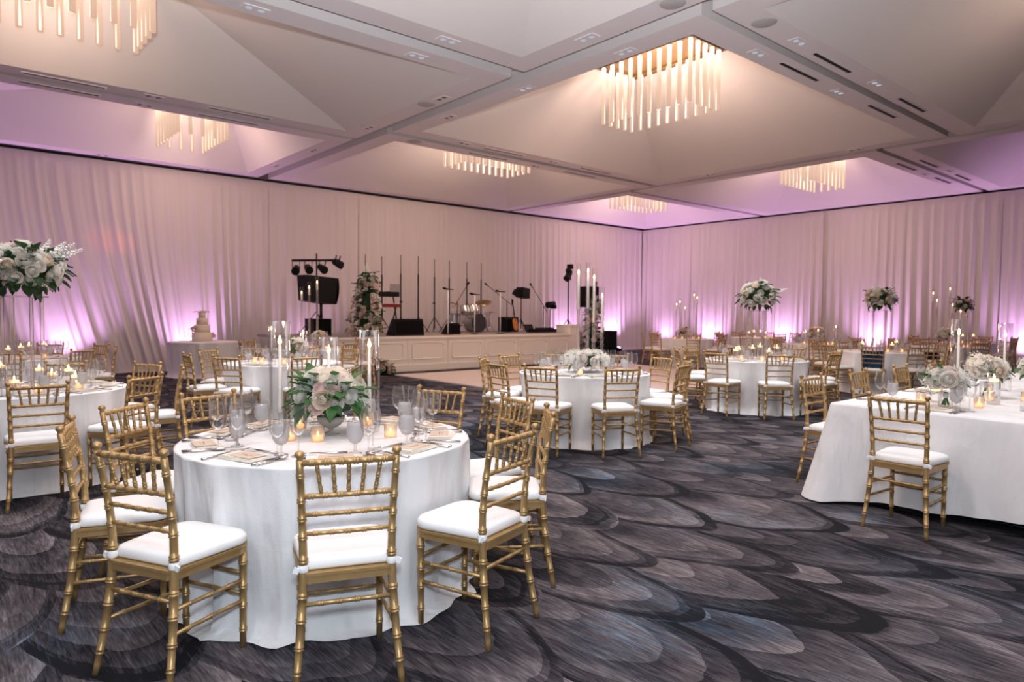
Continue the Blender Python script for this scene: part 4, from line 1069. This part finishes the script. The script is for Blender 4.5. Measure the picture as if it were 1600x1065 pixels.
m = MB(); m.grid(lambda u, v: (.40 - .06 * (1 - v) + .05 * sin(pi * v), -.16 + .55 * u, .34 + .63 * v), 4, 8); new('grille', m.mesh('grille', 'blackcloth'), t)
# lighting bar above
t = thing('lighting_stand', 'black lighting bar with four stage lamps above the big loudspeaker', 'stage light', (7.30, 15.9, Z0))
tube_part(t, 'pole', [(0, 0, .3), (0, 0, 2.0)], .02, 'darkmetal'); tripod(t, .4, .45, .6)
tube_part(t, 'crossbar', [(-.62, 0, 1.80), (.62, .1, 1.88)], .03, 'darkmetal')
for x, z in ((-.52, 1.58), (-.22, 1.62), (.12, 1.64), (.52, 1.78)):
    l_ = MB(); l_.tube([(0, -.16, 0), (0, -.14, 0), (0, .08, .03), (0, .12, .03)], [.10, .10, .075, .04], 12); l_.box((-.085, 0, .10), (.012, .03, .22)); l_.box((.085, 0, .10), (.012, .03, .22)); new('stage_lamp', l_.mesh('stage_lamp', 'black'), t, (x, 0, z), (.3, 0, x))
# thin upright light poles behind the band
for x, h in ((9.11, 2.15), (9.62, 2.12), (10.22, 2.2), (10.8, 2.2), (11.36, 2.14), (11.89, 2.12), (12.54, 2.12), (13.09, 2.12)):
    t = thing('pole_stand', 'slim black telescopic pole stand behind the band', 'stand', (x, 16.8, Z0), x * 3, 'slim pole stands on the stage')
    tube_part(t, 'lower_pole', [(0, 0, .1), (0, 0, h * .76)], .022, 'darkmetal'); tube_part(t, 'upper_pole', [(0, 0, h * .76), (0, 0, h)], .011, 'darkmetal'); tripod(t, .5, .30, .45)
    tube_part(t, 'clamp', [(-.03, 0, h * .40), (.05, 0, h * .40)], .022, 'darkmetal')
# keyboards
t = thing('keyboard_rig', 'two tier keyboard stand with red keyboard and mixer', 'keyboard', (9.15, 16.0, Z0))
for s in (-.4, .4):
    tube_part(t, 'leg', [(s, -.2, .01), (s, .1, 1.05)], .02, 'darkmetal'); tube_part(t, 'leg', [(s, .25, .01), (s, -.1, .8)], .02, 'darkmetal')
box_part(t, 'red_keyboard', (0, 0, .76), (.95, .30, .09), 'red'); box_part(t, 'keys', (0, -.08, .81), (.88, .12, .012), 'white')
box_part(t, 'mixer', (.02, .1, 1.06), (.98, .32, .13), 'black'); box_part(t, 'control_box', (-.2, .1, 1.15), (.3, .2, .08), 'darkmetal')
t = thing('laptop', 'grey laptop open on top of the keyboard rig', 'laptop', (9.52, 16.05, Z0 + 1.127)); box_part(t, 'base', (0, 0, .01), (.30, .22, .018), 'laptop'); box_part(t, 'lid', (0, -.10, .11), (.30, .012, .20), 'laptop', (.12, 0, 0))
# monitors, amp, cases
def wedge(x, y, w_, h_, label):
    t = thing('stage_monitor', label, 'loudspeaker', (x, y, Z0)); m = MB()
    m.add([(-w_ / 2, -.2, 0), (w_ / 2, -.2, 0), (w_ / 2, .25, 0), (-w_ / 2, .25, 0), (-w_ / 2 + .03, -.18, h_), (w_ / 2 - .03, -.18, h_), (w_ / 2 - .05, .05, h_), (-w_ / 2 + .05, .05, h_)], [(3, 2, 1, 0), (4, 5, 6, 7), (0, 1, 5, 4), (1, 2, 6, 5), (2, 3, 7, 6), (3, 0, 4, 7)]); new('cabinet', m.mesh('cabinet', 'black'), t)
    m = MB(); m.box((0, -.2, h_ * .5), (w_ * .86, .02, h_ * .7)); new('grille', m.mesh('grille', 'blackcloth'), t)
wedge(9.27, 15.0, .86, .42, 'wide black wedge monitor at the stage edge beside the keyboards')
wedge(10.9, 15.3, .34, .30, 'small black monitor lying near the drum kit')
t = thing('guitar_amplifier', 'black guitar amplifier between drums and guitar', 'amplifier', (13.95, 16.5, Z0)); box_part(t, 'cabinet', (0, 0, .23), (.58, .3, .46), 'black'); box_part(t, 'grille', (0, -.155, .20), (.52, .012, .36), 'blackcloth'); box_part(t, 'control_strip', (0, -.156, .42), (.52, .012, .04), 'darkmetal')
t = thing('pedal_case', 'flat black pedal case open at the stage front', 'case', (14.4, 15.5, Z0)); box_part(t, 'tray', (.05, 0, .05), (.9, .4, .10), 'black'); box_part(t, 'lid', (-.35, .15, .14), (.35, .03, .22), 'black', (-.5, 0, 0))
for k in range(4): box_part(t, 'pedal', (-.15 + .18 * k, -.05, .12), (.10, .16, .05), 'darkmetal')
t = thing('speaker_on_stand', 'black monitor speaker tilted on a tripod stand', 'loudspeaker', (14.3, 16.3, Z0)); tube_part(t, 'pole', [(0, 0, .1), (0, 0, 1.08)], .018, 'darkmetal'); tripod(t, .4, .3, .4)
box_part(t, 'cabinet', (.08, 0, 1.22), (.42, .26, .32), 'black', (0, .08, .3)); box_part(t, 'lamp_hood', (-.22, -.05, 1.2), (.22, .16, .18), 'black', (.2, .5, 0))
# electric guitar on its stand
t = thing('electric_guitar', 'amber electric guitar leaning upright on a stand', 'guitar', (13.67, 15.8, Z0), .1)
m = MB(); ol = []
for k in range(28):
    a = 2 * pi * k / 28; r = .15 + .035 * cos(2 * a + pi) - .02 * cos(a) ** 2 + (.015 * sin(a) if sin(a) < 0 else 0); ol.append((r * cos(a) * .88, .20 + r * sin(a) * 1.05))
m.prism(ol, -.02, .02); mm_ = MB(); R4 = Matrix.Rotation(radians(80), 4, 'X'); mm_.merge(m, Matrix.Translation((0, 0, .04)) @ R4); new('body', mm_.mesh('body', 'guitar'), t)
tube_part(t, 'neck', [(0, .04, .33), (0, .15, .86)], .017, 'black', 6); box_part(t, 'headstock', (0, .165, .93), (.07, .015, .15), 'black'); box_part(t, 'pickups', (0, .02, .23), (.07, .012, .10), 'chrome', (-.17, 0, 0)); 
m = MB(); m.tube([(-.12, .2, 0), (-.08, -.02, .06), (.08, -.02, .06), (.12, .2, 0)], .01, 5); m.tube([(0, .18, .0), (0, .13, .6)], .01, 5); new('stand', m.mesh('stand', 'darkmetal'), t)
# drum kit
t = thing('drum_kit', 'silver drum kit with black bass drum head and brass cymbals', 'drum kit', (12.55, 16.4, Z0))
def drum(nm_, c, r, d, ax, head='drumhead'):
    m = MB(); a = Vector(ax).normalized(); c = Vector(c); m.tube([c - a * d / 2, c + a * d / 2], r, 20, False); g_ = new(nm_, m.mesh(nm_, 'drumshell'), t)
    m = MB(); m.tube([c - a * (d / 2 + .006), c - a * (d / 2 - .004)], r * .97, 20); m.tube([c + a * (d / 2 + .006), c + a * (d / 2 - .004)], r * .97, 20); new('head', m.mesh('head', head), g_)
    for s in (-1, 1): m = MB(); m.tube([c + a * s * (d / 2), c + a * s * (d / 2 + .015)], r * 1.03, 20, False); new('hoop', m.mesh('hoop', 'black'), g_)
drum('bass_drum', (0, 0, .28), .27, .40, (0, 1, 0)); drum('tom', (-.02, .05, .68), .15, .22, (0, .5, 1), 'white'); drum('tom', (-.30, .1, .66), .14, .20, (.1, .5, 1), 'white')
drum('floor_tom', (-.62, .2, .36), .19, .38, (0, 0, 1), 'white'); drum('floor_tom', (.55, .25, .36), .18, .36, (0, 0, 1), 'white')
def cymbal(x, y, z, r, tilt):
    m = MB(); m.lathe([(0, .03), (.04, .022), (.06, .008), (r, -.006), (r, -.010), (0, .02)], 24); new('cymbal', m.mesh('cymbal', 'brass'), t, (x, y, z), tilt)
    m = MB(); m.tube([(x, y, z), (x, y + .05, .3)], .009, 6)
    for k in range(3): a = k * 2.09; m.tube([(x, y + .05, .32), (x + .22 * cos(a), y + .05 + .22 * sin(a), .01)], .008, 5)
    new('cymbal_stand', m.mesh('cymbal_stand', 'chrome'), t)
cymbal(-.82, 0, .86, .24, (.2, .18, 0)); cymbal(-.52, -.1, .63, .28, (0, 0, 0)); cymbal(.40, .1, .90, .26, (.25, -.25, 0)); cymbal(.75, .2, .60, .2, (0, 0, 0))
# microphones
def mic(x, y, h, label, boom=None, mat='white', group=None):
    t = thing('microphone_stand', label, 'microphone', (x, y, Z0), 0, group)
    m = MB(); m.lathe([(0, 0), (.12, 0), (.11, .015), (.02, .025), (0, .025)], 14); new('base', m.mesh('base', 'darkmetal'), t)
    tube_part(t, 'pole', [(0, 0, .02), (0, 0, h)], .016 if mat == 'white' else .012, mat)
    if boom:
        tube_part(t, 'boom', [(-boom[0] * .35, -boom[1] * .35, h - boom[2] * .35), (boom[0], boom[1], h + boom[2])], .010, 'darkmetal')
        e = Vector((boom[0], boom[1], h + boom[2])); d = Vector(boom).normalized()
        tube_part(t, 'microphone', [e, e + d * .10, e + d * .12, e + d * .17, e + d * .19], [.012, .018, .030, .030, .012], 'black')
    else: tube_part(t, 'microphone', [(.14, -.05, h + .02), (-.04, 0, h + .03), (-.08, .01, h + .04), (-.14, .02, h + .05), (-.16, .02, h + .05)], [.012, .018, .030, .032, .015], 'black')
W3 = ('white upright microphone stand along the stage front', None, 'white', 'white microphone stands')
mic(10.58, 15.0, 1.18, *W3); mic(11.47, 15.0, 1.06, *W3); mic(12.38, 15.0, 1.16, *W3)
mic(13.55, 16.1, .95, 'black boom microphone stand reaching over the drums', (-.62, .1, .42), 'darkmetal'); mic(14.9, 15.9, .82, 'black boom microphone stand past the guitar', (-.42, .05, .55), 'darkmetal')
mic(11.75, 16.2, .9, 'black boom microphone stand between the pole stands and drums', (.4, .1, .45), 'darkmetal')
# right hand stage lights and loudspeakers
t = thing('lighting_stand', 'single black stage lamp on a tall stand at the stage end', 'stage light', (15.9, 15.8, Z0)); tube_part(t, 'pole', [(0, 0, .1), (0, 0, 1.7)], .022, 'darkmetal'); tripod(t, .4, .3, .4)
m = MB(); m.tube([(-.16, -.05, -.10), (-.14, -.05, -.08), (.08, .02, .12), (.14, .04, .18)], [.11, .11, .09, .05], 12); m.box((0, -.10, .02), (.03, .02, .30)); m.box((0, .10, .02), (.03, .02, .30)); new('stage_lamp', m.mesh('stage_lamp', 'black'), t, (0, 0, 1.78))
m = MB(); m.tube([(-.1, 0, .1), (.08, 0, .02)], [.09, .06], 10); m.box((.02, 0, .2), (.10, .2, .16)); new('stage_lamp', m.mesh('stage_lamp', 'black'), t, (.05, 0, 1.9))
t = thing('lighting_stand', 'low black stage lamp on a short stand behind the stage end', 'stage light', (15.75, 16.5, .002)); tube_part(t, 'pole', [(0, 0, .1), (0, 0, 1.6)], .016, 'darkmetal'); tripod(t, .4, .3, .4)
m = MB(); m.tube([(-.22, 0, .0), (.1, 0, .06)], [.11, .08], 12); m.box((.05, 0, -.05), (.12, .2, .12)); new('stage_lamp', m.mesh('stage_lamp', 'black'), t, (.1, 0, 1.72))
t = thing('subwoofer', 'tall black subwoofer standing on the floor past the stage end', 'loudspeaker', (18.1, 16.0, .002)); box_part(t, 'cabinet', (0, .1, .44), (.5, .55, .86), 'black'); box_part(t, 'grille', (0, -.18, .44), (.44, .012, .80), 'blackcloth')
t = thing('lighting_stand', 'slim black pole lamp rising behind the floor subwoofer', 'stage light', (18.05, 16.6, .002)); tube_part(t, 'pole', [(0, 0, .1), (0, 0, 2.45)], .02, 'darkmetal'); tripod(t, .4, .3, .5); tube_part(t, 'lamp_head', [(0, 0, 2.35), (0, 0, 2.42), (0, -.02, 2.58)], [.03, .05, .06], 'black')
t = thing('loudspeaker', 'black loudspeaker on a stand behind the floor flower pillar', 'loudspeaker', (17.1, 16.0, .002)); tube_part(t, 'pole', [(0, 0, .1), (0, 0, 1.7)], .02, 'darkmetal'); tripod(t, .4, .4, .6); box_part(t, 'cabinet', (0, 0, 2.02), (.55, .38, .70), 'black'); box_part(t, 'grille', (0, -.196, 2.02), (.50, .012, .64), 'blackcloth')
